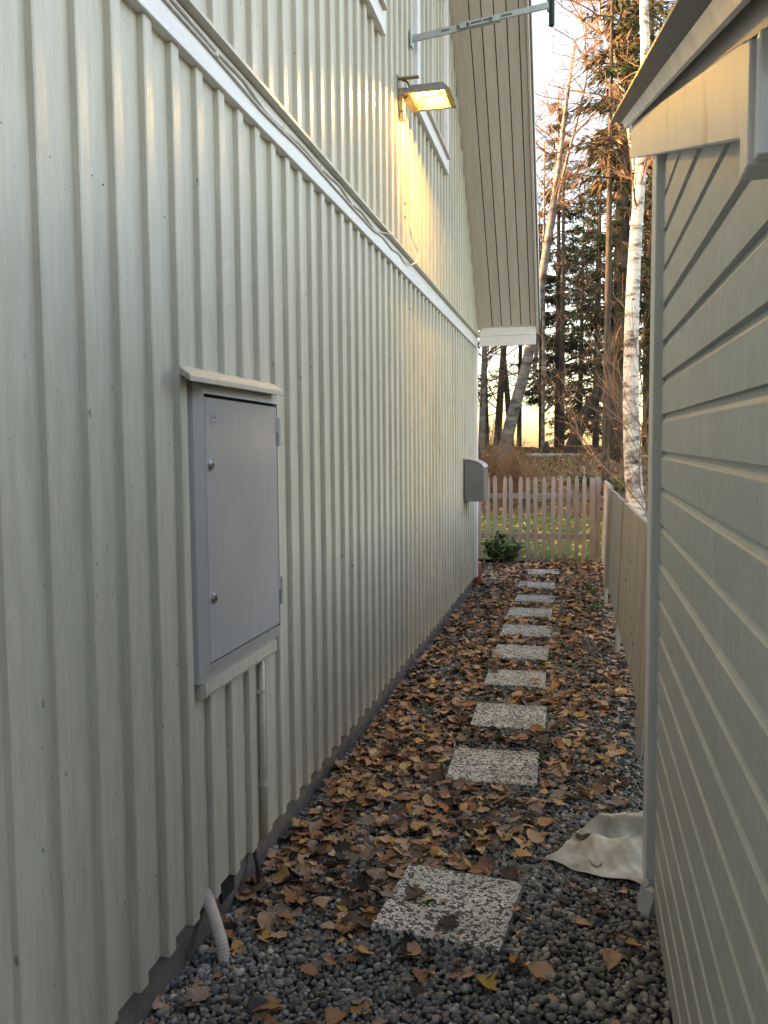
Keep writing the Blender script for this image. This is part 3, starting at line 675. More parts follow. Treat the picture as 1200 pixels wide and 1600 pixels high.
# ------------------------------------------------------------------ gravel
def ico(sub):
    bm = bmesh.new(); bmesh.ops.create_icosphere(bm, subdivisions=sub, radius=1.0)
    V = np.array([v.co[:] for v in bm.verts]); F = np.array([[v.index for v in f.verts] for f in bm.faces]); bm.free(); return V, F
def rotmats(n, full=True):
    q = rng.normal(size=(n, 4)); q /= np.linalg.norm(q, axis=1)[:, None]
    a, b, c, d = q.T
    return np.stack([np.stack([1-2*(c*c+d*d), 2*(b*c-a*d), 2*(b*d+a*c)], -1), np.stack([2*(b*c+a*d), 1-2*(b*b+d*d), 2*(c*d-a*b)], -1), np.stack([2*(b*d-a*c), 2*(c*d+a*b), 1-2*(b*b+c*c)], -1)], 1)
PAL = np.array([(.055, .058, .062), (.09, .093, .098), (.13, .132, .135), (.17, .175, .18), (.11, .10, .09), (.22, .215, .21), (.30, .295, .285), (.15, .12, .10), (.07, .075, .085)])
PW = np.array([.17, .2, .2, .12, .1, .06, .025, .05, .075]); PW = PW/PW.sum()
def pebbles(xr, yr, sp, sub, smin, smax, shapes=24):
    nx_ = int((xr[1]-xr[0])/sp); ny_ = int((yr[1]-yr[0])/(sp*.87))
    X, Y = np.meshgrid(np.arange(nx_), np.arange(ny_)); X = X+(Y % 2)*.5
    x = xr[0]+X.ravel()*sp+rng.normal(0, sp*.22, X.size); y = yr[0]+Y.ravel()*sp*.87+rng.normal(0, sp*.22, X.size)
    keep = ~in_slab(x, y, -.004) & (x < np.where(y < 2.9, 9, .60))
    keep &= ~((x > .262) & (y > 1.17) & (y < 2.8))
    x, y = x[keep], y[keep]; n = len(x)
    bv, bf = ico(sub); nv = len(bv)
    base = []
    for k in range(shapes):        # irregular pebbles: a few flats cut into a lumpy ball
        v = bv.copy()
        for _ in range(7):
            d = rng.normal(size=3); d /= np.linalg.norm(d); h = rng.uniform(.50, .88)
            s = v @ d; over = np.clip(s-h, 0, None); v -= over[:, None]*d
        v *= rng.uniform(.9, 1.1, 3); base.append(v)
    base = np.array(base)
    sz = rng.uniform(smin*.85, smax*1.1, n)*np.where(rng.random(n) < .07, 1.45, 1)
    scl = np.stack([sz*rng.uniform(.85, 1.25, n), sz*rng.uniform(.75, 1.1, n), sz*rng.uniform(.55, .85, n)], 1)
    v = base[rng.integers(0, shapes, n)]*scl[:, None, :]
    a = rng.uniform(0, 2*math.pi, n); tl = rng.normal(0, .35, n)
    ca, sa, ct, st = np.cos(a), np.sin(a), np.cos(tl), np.sin(tl)
    xx = v[..., 0]; yy = v[..., 1]*ct[:, None]-v[..., 2]*st[:, None]; z_ = v[..., 1]*st[:, None]+v[..., 2]*ct[:, None]
    vx = xx*ca[:, None]-yy*sa[:, None]; vy = xx*sa[:, None]+yy*ca[:, None]
    P = np.stack([vx+x[:, None], vy+y[:, None], z_+(bedz(x, y)+sz*.75+rng.uniform(-.002, .006, n))[:, None]], -1).reshape(-1, 3)
    Fi = (bf[None]+(np.arange(n)*nv)[:, None, None]).reshape(-1, 3)
    col = PAL[rng.choice(len(PAL), n, p=PW)]*rng.uniform(.9, 1.95, (n, 1))*[1.02, 1.0, .96]
    return P, Fi, np.repeat(col, nv, 0)
for nm, args in (('gravel', ((-1.13, .60), (1.35, 3.6), .0165, 2, .0078, .0125)), ('gravel', ((-1.13, .60), (3.6, 11.2), .019, 1, .0088, .0138))):
    P, Fi, col = pebbles(*args)
    o = mk(nm, (P, Fi), PEBBLE, smooth=True, col=col, origin=(0, 0, 0)); tag(o, kind='stuff')
# larger stones lying in the gravel
sv, sf = ico(2)
for (x, y, r, lab) in ((-.80, 1.955, .042, 'large dark angular stone lying in the gravel near the house wall'), (-.62, 1.83, .022, 'fist sized grey stone in gravel at the very bottom of the picture'), (.075, 2.02, .030, 'flat brown stone in the gravel right of the nearest slab')):
    v = sv.copy()
    for _ in range(9):
        d = rng.normal(size=3); d /= np.linalg.norm(d); s = v @ d; v -= np.clip(s-rng.uniform(.45, .75), 0, None)[:, None]*d
    v = v*[r*1.3, r, r*.8]+[x, y, bedz(x, y)+r*.55]
    tag(mk('stone', (v, sf), ROCK), lab, 'stone')

# ------------------------------------------------------------------ leaves
def leaf_shape(kind):
    """outline of half widths along the midrib, returned as grid V (t, side) -> verts, faces"""
    nT = 9; t = np.linspace(0, 1, nT)
    if kind == 'birch': wv = np.interp(t, [0, .12, .3, .55, .8, 1], [.02, .28, .40, .30, .12, .0])
    elif kind == 'oak': wv = np.array([.03, .14, .24, .17, .33, .22, .40, .27, .05])
    elif kind == 'maple': wv = np.array([.04, .42, .26, .55, .30, .42, .18, .20, .0])
    elif kind == 'aspen': wv = np.interp(t, [0, .1, .35, .65, .9, 1], [.04, .34, .48, .42, .2, .0])
    else: wv = np.interp(t, [0, .15, .4, .7, 1], [.03, .18, .25, .2, 0])
    return t, wv
KINDS = ['birch', 'oak', 'maple', 'aspen', 'willow']
def leaf_mesh(kind, seed):
    r = np.random.default_rng(seed); t, wv = leaf_shape(kind)
    wl = wv*r.uniform(.85, 1.15, len(t)); wr = wv*r.uniform(.85, 1.15, len(t))
    cols = [(-wl), (-wl*.5), 0*wl, (wr*.5), wr]
    cx_, cy_ = r.uniform(-.3, .75), r.uniform(-.35, .5)
    jag = [r.normal(0, .03, len(t)) for _ in range(5)]
    V = []
    for i, tt in enumerate(t):
        for k in range(5):
            x = cols[k][i]; y = tt-.5+(.10*(abs(k-2)-1) if kind in ('maple', 'oak') and abs(k-2) == 2 else 0)
            z = cx_*x*x*1.6+cy_*(tt-.5)**2*1.2+jag[k][i]*(.8 if k != 2 else .3)+.08*abs(x)
            V.append((x, y, z))
    V = np.array(V); F = []
    for i in range(len(t)-1):
        for k in range(4):
            a = i*5+k; F += [(a, a+1, a+6), (a, a+6, a+5)]
    st = len(V)                                   # stalk
    V = np.concatenate([V, [(-.012, -.5, .0), (.012, -.5, .0), (.008, -.74, .05), (-.008, -.74, .05)]]); F += [(st, st+1, st+2), (st, st+2, st+3)]
    V[:, 2] -= V[:, 2].min()
    return V, np.array(F)
NLS = 30
LS = [leaf_mesh(KINDS[[0, 0, 1, 2, 3, 3, 1, 2, 4, 0][k % 10]], 100+k) for k in range(NLS)]
LCOL = {'tan': (.46, .29, .18), 'rust brown': (.29, .145, .075), 'dark brown': (.105, .066, .045), 'grey brown': (.27, .20, .16), 'ochre': (.50, .28, .11), 'pale yellow': (.50, .36, .18), 'yellow': (.40, .25, .05), 'black brown': (.036, .026, .021), 'orange': (.46, .19, .06)}
LN = list(LCOL); LW = np.array([.23, .19, .19, .14, .075, .04, .006, .10, .025]); LW = LW/LW.sum()
def dens(x, y):
    d = np.where(y > 4.3, .85, .60)
    d = np.where((y < 4.6) & (x > -.18), .45, d)
    d = np.where((y < 3.0) & (x > -.15), .16, d)
    d = np.where((y < 3.2) & (x < -.56), 1.0, d)
    d = np.where(y < 2.28, .20, d)
    d = np.where((y < 2.28) & (x > -.35), .09, d)
    d = np.where((y > 3.9) & (x < -.78), .75, d)
    d = np.where((y > 2.9) & (y < 4.6) & (x < -.45), .95, d)
    cl = .5+.5*np.sin(x*7.3+2*np.sin(y*2.1))*np.sin(y*3.7+1.5*np.sin(x*4))
    return d*(.30+.62*cl)
N = 19000
lx = rng.uniform(-1.09, .42, N); ly = rng.uniform(1.55, 11.15, N)
keep = rng.random(N) < dens(lx, ly)*np.where(ly > 5, 1, 1.0)
keep &= ~(in_slab(lx, ly, .018) & (rng.random(N) > .03))
keep &= ~((lx > .19) & (ly < 3.0)) & ~((lx > .22) & (ly < 4.2)) & ~((lx > -.08) & (ly > 2.75) & (ly < 3.35) & (rng.random(N) > .06))
lx, ly = lx[keep], ly[keep]; N = len(lx)
extra = [(-.575, 2.50, .055, 'grey brown', 3), (-.455, 2.735, .05, 'grey brown', 2), (-.40, 2.50, .028, 'ochre', 0), (-.28, 2.62, .02, 'pale yellow', 0), (.075, 2.90, .05, 'rust brown', 1), (-.23, 2.16, .07, 'yellow', 1), (-.15, 2.27, .06, 'orange', 4), (-.255, 5.14, .075, 'orange', 3)]
lsz = np.where(rng.random(N) < .28, rng.uniform(.018, .034, N), rng.uniform(.036, .082, N))
lci = rng.choice(len(LN), N, p=LW); small = lsz < .035
lci = np.where(small & (rng.random(N) < .5), rng.choice([0, 4, 5, 0, 4, 1], N), lci)
lsh = rng.integers(0, NLS, N); laz = rng.uniform(0, 2*math.pi, N)
tx = rng.normal(0, .26, N); ty = rng.normal(0, .26, N)
onS = in_slab(lx, ly, .01); tx[onS] *= .25; ty[onS] *= .25
lz_ = np.where(onS, np.where(ly < 3, .037, .014), bedz(lx, ly)+.016+rng.uniform(0, .016, N))
for (ex, ey, es, ec_, k) in extra:
    lx = np.append(lx, ex); ly = np.append(ly, ey); lsz = np.append(lsz, es); lci = np.append(lci, LN.index(ec_))
    lsh = np.append(lsh, [j for j in range(NLS)][k*3 % NLS]); laz = np.append(laz, rng.uniform(0, 6)); s_ = in_slab(np.array([ex]), np.array([ey]), .01)[0]
    tx = np.append(tx, rng.normal(0, .03 if s_ else .2)); ty = np.append(ty, rng.normal(0, .03 if s_ else .2)); lz_ = np.append(lz_, .037 if s_ else .008)
N = len(lx)
pr = project(np.column_stack([lx, ly, lz_]))
vis = (pr[:, 0] > 5) & (pr[:, 0] < 1195) & (pr[:, 1] > 5) & (pr[:, 1] < 1595)
score = np.where(vis, lsz/pr[:, 2], 0)
order = np.argsort(-score); single = set(order[:300].tolist())
lbr = rng.uniform(.75, 1.3, N)
def leaf_R(i):
    return Matrix.Rotation(laz[i], 3, 'Z') @ Matrix.Rotation(tx[i], 3, 'X') @ Matrix.Rotation(ty[i], 3, 'Y')
leafcache = {}
SHW = {'birch': 'pointed', 'oak': 'lobed', 'maple': 'star shaped', 'aspen': 'round', 'willow': 'narrow'}
SHK = [SHW[KINDS[[0, 0, 1, 2, 3, 3, 1, 2, 4, 0][k % 10]]] for k in range(NLS)]
def zone(x, y):
    for j, q_ in enumerate(SL):
        if abs(x-q_[0]) < q_[2]/2 and abs(y-q_[1]) < q_[2]/2: return 'on top of the '+('nearest', 'second', 'third', 'fourth', 'fifth', 'sixth', 'seventh', 'eighth', 'ninth', 'tenth')[j]+' slab'
    sd = 'near the wall' if x < -.62 else 'near the shed' if x > -.15 else 'mid path'
    if y < 2.1: return 'at the picture bottom '+sd
    if y < 2.36: return 'before the nearest slab '+sd
    if y < 2.76: return 'beside the nearest slab '+sd
    if y < 3.15: return 'behind the nearest slab '+sd
    if y < 3.55: return 'before the second slab '+sd
    return 'past the second slab '+sd
LEAFO = []; stuffV = []; stuffF = []; stuffC = []; off = 0
for i in range(N):
    V, F = LS[lsh[i]]
    if i in single:
        key = (int(lsh[i]), int(lci[i]))
        if key not in leafcache:
            leafcache[key] = mesh_from('leaf', V, F, LEAFM, smooth=True, col=np.tile(np.array(LCOL[LN[lci[i]]]), (len(V), 1)))
        o = bpy.data.objects.new('leaf', leafcache[key]); C.objects.link(o); ORI[o.name] = np.zeros(3)
        Rm = leaf_R(i).to_4x4(); Rm.translation = Vector((lx[i], ly[i], lz_[i]))
        o.matrix_world = Rm @ Matrix.Scale(float(lsz[i]), 4)
        LEAFO.append((pr[i, 0], tag(o, ('small ' if lsz[i] < .040 else 'large ' if lsz[i] > .066 else 'medium ')+LN[lci[i]]+' '+SHK[lsh[i]]+' leaf '+zone(lx[i], ly[i]), 'leaf', 'fallen leaves on the gravel path')))
    else:
        R_ = np.array(leaf_R(i)); v = V[:, :]*lsz[i] @ R_.T+[lx[i], ly[i], lz_[i]]
        stuffV.append(v); stuffF.append(F+off); off += len(v)
        stuffC.append(np.tile(np.array(LCOL[LN[lci[i]]])*lbr[i], (len(v), 1)))
byl = {}
for px_, o in LEAFO: byl.setdefault(o['label'], []).append((px_, o))
ORD = ['leftmost', 'second from left', 'third from left', 'fourth from left', 'fifth from left', 'sixth from left', 'seventh from left', 'eighth from left', 'ninth from left']
for lab, lst in byl.items():
    if len(lst) > 1:
        for k, (px_, o) in enumerate(sorted(lst, key=lambda q: q[0])):
            o['label'] = (ORD[k] if k < len(lst)-1 else 'rightmost')+' '+lab
tag(mk('leaf_litter', (np.concatenate(stuffV), np.concatenate(stuffF)), LEAFM, smooth=True, col=np.concatenate(stuffC), origin=(0, 0, 0)), kind='stuff')

# ------------------------------------------------------------------ green plant at the picket fence
def leaf_cloud(centres, dirs, L, Wd, cols):
    """pointed two-quad leaves: centre base, direction, length, width"""
    n = len(centres); d = dirs/np.linalg.norm(dirs, axis=1)[:, None]
    s = np.cross(d, rng.normal(size=(n, 3))); s /= np.linalg.norm(s, axis=1)[:, None]; nrm = np.cross(s, d)
    L = np.broadcast_to(L, (n,))[:, None]; Wd = np.broadcast_to(Wd, (n,))[:, None]
    p0 = centres; p1 = centres+d*L*.45-s*Wd*.5+nrm*Wd*.18; p2 = centres+d*L; p3 = centres+d*L*.45+s*Wd*.5+nrm*Wd*.18; pm = centres+d*L*.5
    V = np.stack([p0, p1, p2, p3, pm], 1).reshape(-1, 3); k = (np.arange(n)*5)[:, None, None]
    F = (np.array([[0, 1, 4], [1, 2, 4], [4, 2, 3], [0, 4, 3]])[None]+k).reshape(-1, 3)
    return V, F, np.repeat(cols, 5, 0)
def plant(name, lab, base, h, r, nst, L, Wd, cols, cat='plant', group=None, stemmat=TWIG, nl=14):
    t = thing(name, lab, cat, base, group); st = []; cc = []; dd = []
    for k in range(nst):
        a = rng.uniform(0, 6.28); rr = r*math.sqrt(rng.random()); hh = h*rng.uniform(.6, 1)*(1-.35*rr/r)
        tip = np.array(base)+[rr*math.cos(a), rr*math.sin(a), hh]; b0 = np.array(base)+[rr*.25*math.cos(a), rr*.25*math.sin(a), -.03]
        mid = (tip+b0)/2+rng.normal(0, .02*h, 3); st.append(tube([b0, mid, tip], [.006*h+.002, .004*h+.0015, .0015], 5))
        for s in np.linspace(.2, 1, nl):
            p = b0*(1-s)**2+2*mid*s*(1-s)+tip*s*s; cc.append(p); q = rng.normal(0, 1, 3); q[2] = abs(q[2])*.5+.2; dd.append(q)
    tag(mk('stem', merge(st), stemmat, t), kind='stuff')
    V, F, col = leaf_cloud(np.array(cc), np.array(dd), rng.uniform(.7, 1.2, len(cc))*L, rng.uniform(.7, 1.2, len(cc))*Wd, np.array(cols)[rng.integers(0, len(cols), len(cc))]*rng.uniform(.7, 1.3, (len(cc), 1)))
    tag(mk('foliage', (V, F), GREENL, t, smooth=False, col=col), kind='stuff'); return t
plant('shrub', 'dark green leafy plant growing at the foot of the picket fence', (-.93, 10.95, -.02), .46, .27, 34, .085, .05, [(.02, .075, .022), (.035, .10, .03), (.05, .13, .04)])
plant('weed', 'low dark green weed among leaves near the house corner', (-1.20, 10.4, -.03), .12, .12, 12, .05, .03, [(.03, .08, .02), (.05, .10, .03)], nl=8)
plant('weed', 'low green weed beside the brown board fence base', (.20, 7.7, -.03), .10, .10, 12, .05, .025, [(.05, .09, .03), (.07, .10, .035)], nl=8)
plant('weed', 'sparse green weed at the right edge of the leaf litter', (.17, 8.9, -.03), .09, .14, 12, .05, .025, [(.05, .09, .03), (.07, .10, .035)], nl=8)

# ------------------------------------------------------------------ lawn grass and lawn leaves
n = 42000
x = rng.uniform(-7, 7, n); y = 11.35+(18.2-11.35)*rng.random(n)**1.3
hh = rng.uniform(.03, .075, n); a = rng.uniform(0, 6.28, n); le = rng.normal(0, .5, (n, 2))*hh[:, None]
z = gz(x, y); w_ = .0055+.0006*(y-11)
V = np.stack([np.stack([x-np.cos(a)*w_, y-np.sin(a)*w_, z], 1), np.stack([x+np.cos(a)*w_, y+np.sin(a)*w_, z], 1), np.stack([x+le[:, 0], y+le[:, 1], z+hh], 1)], 1).reshape(-1, 3)
col = np.array([(.13, .25, .04), (.18, .31, .06), (.25, .32, .08), (.10, .18, .03)])[rng.integers(0, 4, n)]*rng.uniform(.7, 1.3, (n, 1))
tag(mk('grass', (V, np.arange(3*n).reshape(-1, 3)), GRASSM, col=np.repeat(col, 3, 0), origin=(0, 0, 0)), kind='stuff')
def scatter_leaves(name, n, xr, yr, cols, smin, smax, dz):
    x = rng.uniform(*xr, n); y = rng.uniform(*yr, n); z = gz(x, y)+dz
    d = rng.normal(size=(n, 3)); d[:, 2] *= .25; s = rng.uniform(smin, smax, n)
    V, F, c = leaf_cloud(np.column_stack([x, y, z]), d, s, s*.8, np.array(cols)[rng.integers(0, len(cols), n)]*rng.uniform(.7, 1.3, (n, 1)))
    tag(mk(name, (V, F), LEAFM, col=c, origin=(0, 0, 0)), kind='stuff')
scatter_leaves('lawn_leaves', 2600, (-6, 6), (11.5, 18.3), [(.50, .36, .06), (.45, .26, .08), (.38, .19, .06), (.52, .42, .16)], .05, .10, .045)
scatter_leaves('bank_leaves', 16000, (-9, 9), (18.0, 33), [(.34, .17, .08), (.25, .12, .055), (.40, .23, .11), (.17, .09, .045)], .06, .13, .0)
n = 9000                                     # tufts of pale dry grass on the bank
x = rng.uniform(-8, 8, n); y = rng.uniform(18.4, 33, n); pk_ = (np.sin(x*1.1+.4*y)+np.sin(y*.8-x*.5) > .1); x, y = x[pk_], y[pk_]; n = len(x)
hh = rng.uniform(.08, .26, n); le = rng.normal(0, .45, (n, 2))*hh[:, None]; a = rng.uniform(0, 6.28, n); z = gz(x, y)-.05
V = np.stack([np.stack([x-np.cos(a)*.012, y-np.sin(a)*.012, z], 1), np.stack([x+np.cos(a)*.012, y+np.sin(a)*.012, z], 1), np.stack([x+le[:, 0], y+le[:, 1], z+hh+.05], 1)], 1).reshape(-1, 3)
col = np.array([(.27, .22, .10), (.19, .18, .07), (.33, .24, .12), (.12, .14, .05)])[rng.integers(0, 4, n)]*rng.uniform(.7, 1.3, (n, 1))
tag(mk('dry_grass', (V, np.arange(3*n).reshape(-1, 3)), GRASSM, col=np.repeat(col, 3, 0), origin=(0, 0, 0)), kind='stuff')

# ------------------------------------------------------------------ trees
def limb(P, r0, r1, n=7, k=None):
    P = np.asarray(P, float); m = k or max(6, len(P)*4)
    t = np.linspace(0, 1, len(P)); s = np.linspace(0, 1, m)
    Q = np.array([np.interp(s, t, P[:, j]) for j in range(3)]).T
    for _ in range(3): Q[1:-1] = (Q[:-2]+2*Q[1:-1]+Q[2:])/4
    return tube(Q, r0+(r1-r0)*s, n)
def branching(base, d, L, r, depth, out, spread=.6, up=.15, kids=4, minr=.003):
    P = [np.array(base)]; dd = np.array(d, float); dd /= np.linalg.norm(dd)
    m = 5
    for i in range(m):
        dd = dd+rng.normal(0, .10, 3)+[0, 0, up*.25]; dd /= np.linalg.norm(dd); P.append(P[-1]+dd*L/m)
    out.append(tube(P, np.linspace(r, max(r*.45, minr), m+1), 5 if r > .02 else 3, caps=False))
    if depth <= 0: return
    for k in range(kids):
        s = rng.uniform(.25, 1.0); p = P[min(m, int(s*m))]
        q = dd+rng.normal(0, spread, 3); q[2] += up
        branching(p, q, L*rng.uniform(.45, .7), max(r*.5, minr), depth-1, out, spread, up, kids, minr)
NEED = np.array([(.040, .066, .026), (.060, .082, .034), (.085, .088, .038), (.11, .082, .042), (.030, .050, .022)])
DEAD = np.array([(.13, .085, .05), (.17, .11, .065), (.10, .07, .042)])
def spruce(name, lab, base, H, rad, crown0, seed, dead=.25, trunk_r=None, dens_=1.0, group='trees on the wooded bank'):
    global rng
    keep_ = rng; rng = np.random.default_rng(seed)
    base = np.asarray(base, float)
    t = thing(name, lab, 'tree', base, group); tr = trunk_r or H*.0125
    lean = rng.normal(0, .012, 2)
    top = base+[lean[0]*H, lean[1]*H, H]
    mk('trunk', limb([base-[0, 0, .3], base*(.5)+top*.5, top], tr, .015, 8, 14), BARKD, t, smooth=True)
    br = []; cc = []; dd = []; LL = []; CC = []
    h = crown0
    while h < H*.985:
        f = (h-crown0)/(H-crown0)
        for k in range(int(rng.integers(4, 7))):
            if rng.random() > dens_: continue
            a = rng.uniform(0, 6.283); L = rad*((1-f)**.75)*rng.uniform(.55, 1.1)+.15
            p = base+(top-base)*(h/H)+[0, 0, rng.uniform(-.15, .15)]
            drop = rng.uniform(.10, .38)*(1-.6*f)
            P = [p+np.array([math.cos(a)*L*s, math.sin(a)*L*s, -drop*L*(s**1.3)+.10*L*max(0, s-.7)*2]) for s in np.linspace(0, 1, 5)]
            br.append(tube(P, np.linspace(.02+.008*L, .004, 5), 3, caps=False))
            isd = rng.random() < dead*(1.6-f)
            ns = int(20+34*L); s_ = rng.uniform(.12, 1, ns); Pa = np.array(P); i0 = np.minimum(3, (s_*4).astype(int))
            q = Pa[i0]+(Pa[i0+1]-Pa[i0])*(s_*4-i0)[:, None]
            cc.append(q+rng.normal(0, .035, (ns, 3))); sd = rng.choice([-1., 1.], ns)
            dd.append(np.column_stack([math.cos(a)*.55-sd*math.sin(a)*.6, math.sin(a)*.55+sd*math.cos(a)*.6, -rng.uniform(.1, .95, ns)])+rng.normal(0, .25, (ns, 3)))
            LL.append(rng.uniform(.16, .40, ns)*(.65+.5*(1-s_)))
            isdd = (rng.random(ns) < .75) & isd
            CC.append(np.where(isdd[:, None], DEAD[rng.integers(0, 3, ns)], NEED[rng.integers(0, 5, ns)])*rng.uniform(.7, 1.35, (ns, 1)))
        h += rng.uniform(.22, .42)
    if br: tag(mk('branches', merge(br), BARKD, t), kind='stuff')
    LL = np.concatenate(LL)
    V, F, col = leaf_cloud(np.concatenate(cc), np.concatenate(dd), LL, LL*.17, np.concatenate(CC))
    tag(mk('crown', (V, F), FOLI, t, col=col), kind='stuff')
    rng = keep_; return t
def birch(name, lab, P, r0, r1, seed, twigs=26, tl=1.6, from_=.45, mat=None, leaves=30, side=None):
    global rng
    keep_ = rng; rng = np.random.default_rng(seed)
    P = np.asarray(P, float); t = thing(name, lab, 'tree', P[0], 'trees on the wooded bank')
    P2 = P.copy(); P2[0] -= [0, 0, .3]
    mk('trunk', limb(P2, r0, r1, 12, 40), mat or BIRCH, t, smooth=True)
    out = []
    for k in range(twigs):
        s = rng.uniform(from_, 1); i0 = min(len(P)-2, int(s*(len(P)-1))); q = P[i0]+(P[i0+1]-P[i0])*(s*(len(P)-1)-i0)
        a = rng.uniform(0, 6.28); d = [math.cos(a), math.sin(a)*.6, rng.uniform(.1, .9)]
        branching(q, d, tl*rng.uniform(.6, 1.2), .018+.012*(1-s), 2, out, .55, .05, 4, .004)
    if out: tag(mk('branches', merge(out), BARKD if mat is BARKD else TWIG, t), kind='stuff')
    if leaves and out:
        pts = np.concatenate([o[0] for o in out]); cc = pts[rng.integers(0, len(pts), leaves)]; dd = rng.normal(size=(leaves, 3)); dd[:, 2] -= .6
        V, F, col = leaf_cloud(cc, dd, .07, .055, np.array([(.42, .17, .05), (.36, .12, .04)])[rng.integers(0, 2, leaves)])
        tag(mk('leaves', (V, F), LEAFM, t, col=col), kind='stuff')
    rng = keep_; return t
def G(px, Y): p = atY(px, 700, Y); return np.array([p[0], Y, float(gz(p[0], Y))-.05])
def path(Y, pts, first=True):
    Q = [atY(px, py, Y) for px, py in pts]
    if first: Q[0][2] = float(gz(Q[0][0], Y))-.05
    return Q
birch('birch_tree', 'thick white birch trunk with black scars just behind the board fence', path(17.5, [(1003, 800), (990, 768), (985, 640), (987, 500), (991, 400), (1001, 268), (1010, 120), (1004, -60), (1020, -260)]), .19, .06, 11, 20, 1.5, .55)
birch('birch_tree', 'leaning birch with dark lower trunk bending right beyond the lawn', path(27, [(781, 707), (803, 640), (822, 575), (840, 480), (852, 400), (866, 310), (878, 220), (886, 150), (900, 60)]), .21, .03, 12, 34, 1.5, .55, BIRCHD)
birch('birch_tree', 'slender forked birch stem rising beside the leaning birch', path(27.5, [(836, 560), (848, 440), (868, 330), (884, 255), (902, 190), (918, 120), (914, 60), (905, 0)], False), .065, .015, 13, 20, 1.3, .5, BIRCHD)
birch('leaning_trunk', 'dark mossy trunk leaning steeply to the right on the bank', path(29, [(884, 703), (910, 655), (935, 612), (962, 560), (985, 500), (1010, 420), (1035, 320)]), .23, .10, 14, 12, 1.8, .5, BARKD, 0)
spruce('spruce_tree', 'straight dark slim trunk with bare lower stem in front of the bank', G(946, 20.5), 15, 1.0, 7.5, 21, .6, .105, .7)
birch('birch_tree', 'golden lit birch limb crossing the tall spruce at upper right', path(22, [(1000, 700), (988, 520), (990, 380), (993, 290), (985, 215), (975, 150), (962, 95), (938, 50), (937, 0), (930, -60)]), .085, .02, 15, 26, 1.4, .55)
for px, Y, H, rad, c0, sd, dead, lab in (
        (872, 35, 14.0, 2.0, 2.2, 31, .12, 'bushy dark spruce in the middle behind the leaning birch'),
        (905, 40, 12.0, 2.4, .8, 32, .08, 'low dense spruce filling the gap right of the middle spruce'),
        (966, 25, 22, 1.55, 3.0, 33, .30, 'tall brownish spruce whose top catches golden sunlight'),
        (930, 37, 11.0, 1.9, 1.0, 34, .15, 'pale lit spruce between the middle and the tall spruce'),
        (1018, 30, 20, 2.3, 3.0, 35, .2, 'tall spruce behind the thick white birch'),
        (846, 36, 10.0, 1.4, 2.2, 36, .15, 'small spruce left of the middle spruce'),
        (700, 34, 16, 2.4, 2.0, 37, .3, 'spruce hidden behind the far house corner'),
        (1110, 27, 18, 2.4, 2.0, 38, .3, 'spruce standing behind the shed')):
    spruce('spruce_tree', lab, G(px, Y), H, rad, c0, sd, dead, None, .85)
for px, Y, r, ln, sd, lab, mt in (
        (752, 28, .12, 10, 41, 'curved dark birch trunk right beside the house corner', BIRCHD),
        (776, 31, .15, 22, 42, 'upright dark trunk second from the house corner', BARKD),
        (800, 33, .13, -28, 43, 'bare trunk leaning left third from the house corner', BARKD),
        (811, 36, .11, 4, 44, 'thin pole like trunk right of the leaning bare trunk', BARKD),
        (762, 38, .10, -10, 45, 'thin distant trunk between the two trunks nearest the house', BARKD),
        (848, 30, .075, 2, 46, 'slender pale trunk in front of the middle spruce', BIRCHD),
        (877, 33, .13, 3, 47, 'straight grey trunk inside the dark spruces', BARKD),
        (931, 34, .12, 6, 48, 'dark trunk between the leaning mossy trunk and the slim trunk', BARKD),
        (958, 36, .11, -4, 49, 'distant thin trunk right of the slim dark trunk', BARKD),
        (972, 33, .12, 3, 50, 'dark trunk left of the thick white birch', BARKD),
        (1008, 38, .12, 0, 51, 'distant trunk right of the thick white birch', BARKD),
        (736, 40, .14, 5, 52, 'distant trunk partly hidden by the house corner', BARKD)):
    birch('bare_tree', lab, path(Y, [(px, 700), (px+ln*.25, 620), (px+ln*.6, 520), (px+ln, 400), (px+ln*1.1, 300), (px+ln*1.3, 220)]), r, .03, sd, 22, 1.6, .12, mt, 0)
# bare saplings with orange twigs
def sapling(name, lab, base, nst, h, spread, seed, dirx=0, r=.016, depth=3, kids=4):
    global rng
    keep_ = rng; rng = np.random.default_rng(seed)
    t = thing(name, lab, 'shrub', base); out = []
    for k in range(nst):
        d = np.array([dirx+rng.normal(0, spread), rng.normal(0, spread), 1.0]); branching(np.array(base)-[0, 0, .05], d, h*rng.uniform(.6, 1), r, depth, out, .5, .12, kids, .0035)
    tag(mk('twigs', merge(out), TWIG, t), kind='stuff')
    pts = np.concatenate([o[0] for o in out]); nl = 26; cc = pts[rng.integers(0, len(pts), nl)]; dd = rng.normal(size=(nl, 3)); dd[:, 2] -= .6
    V, F, col = leaf_cloud(cc, dd, .07, .055, np.tile([(.45, .15, .04)], (nl, 1))); tag(mk('leaves', (V, F), LEAFM, t, col=col), kind='stuff')
    rng = keep_
def B(px, Y): p = atY(px, 760, Y); return (p[0], Y, float(gz(p[0], Y))-.05)
sapling('sapling', 'bare orange twigged sapling arching left from behind the shed corner', B(1036, 15.0), 3, 3.6, .20, 61, -.30, .018, 3, 4)
sapling('sapling', 'thin bare sapling behind the far end of the board fence', B(968, 18.8), 3, 2.6, .30, 62, -.1, .010, 3, 3)
sapling('bush', 'reddish brown leafless bush behind the picket fence by the house', B(798, 19.2), 46, 1.25, .40, 63, 0, .008, 2, 4)
sapling('bush', 'leafless brown bush left of the picket fence beside the house corner', B(768, 19.8), 40, 1.35, .38, 64, 0, .008, 2, 4)
sapling('bush', 'low twiggy bush among the trunks on the bank right side', B(975, 30), 16, 1.6, .40, 65, 0, .010, 2, 4)
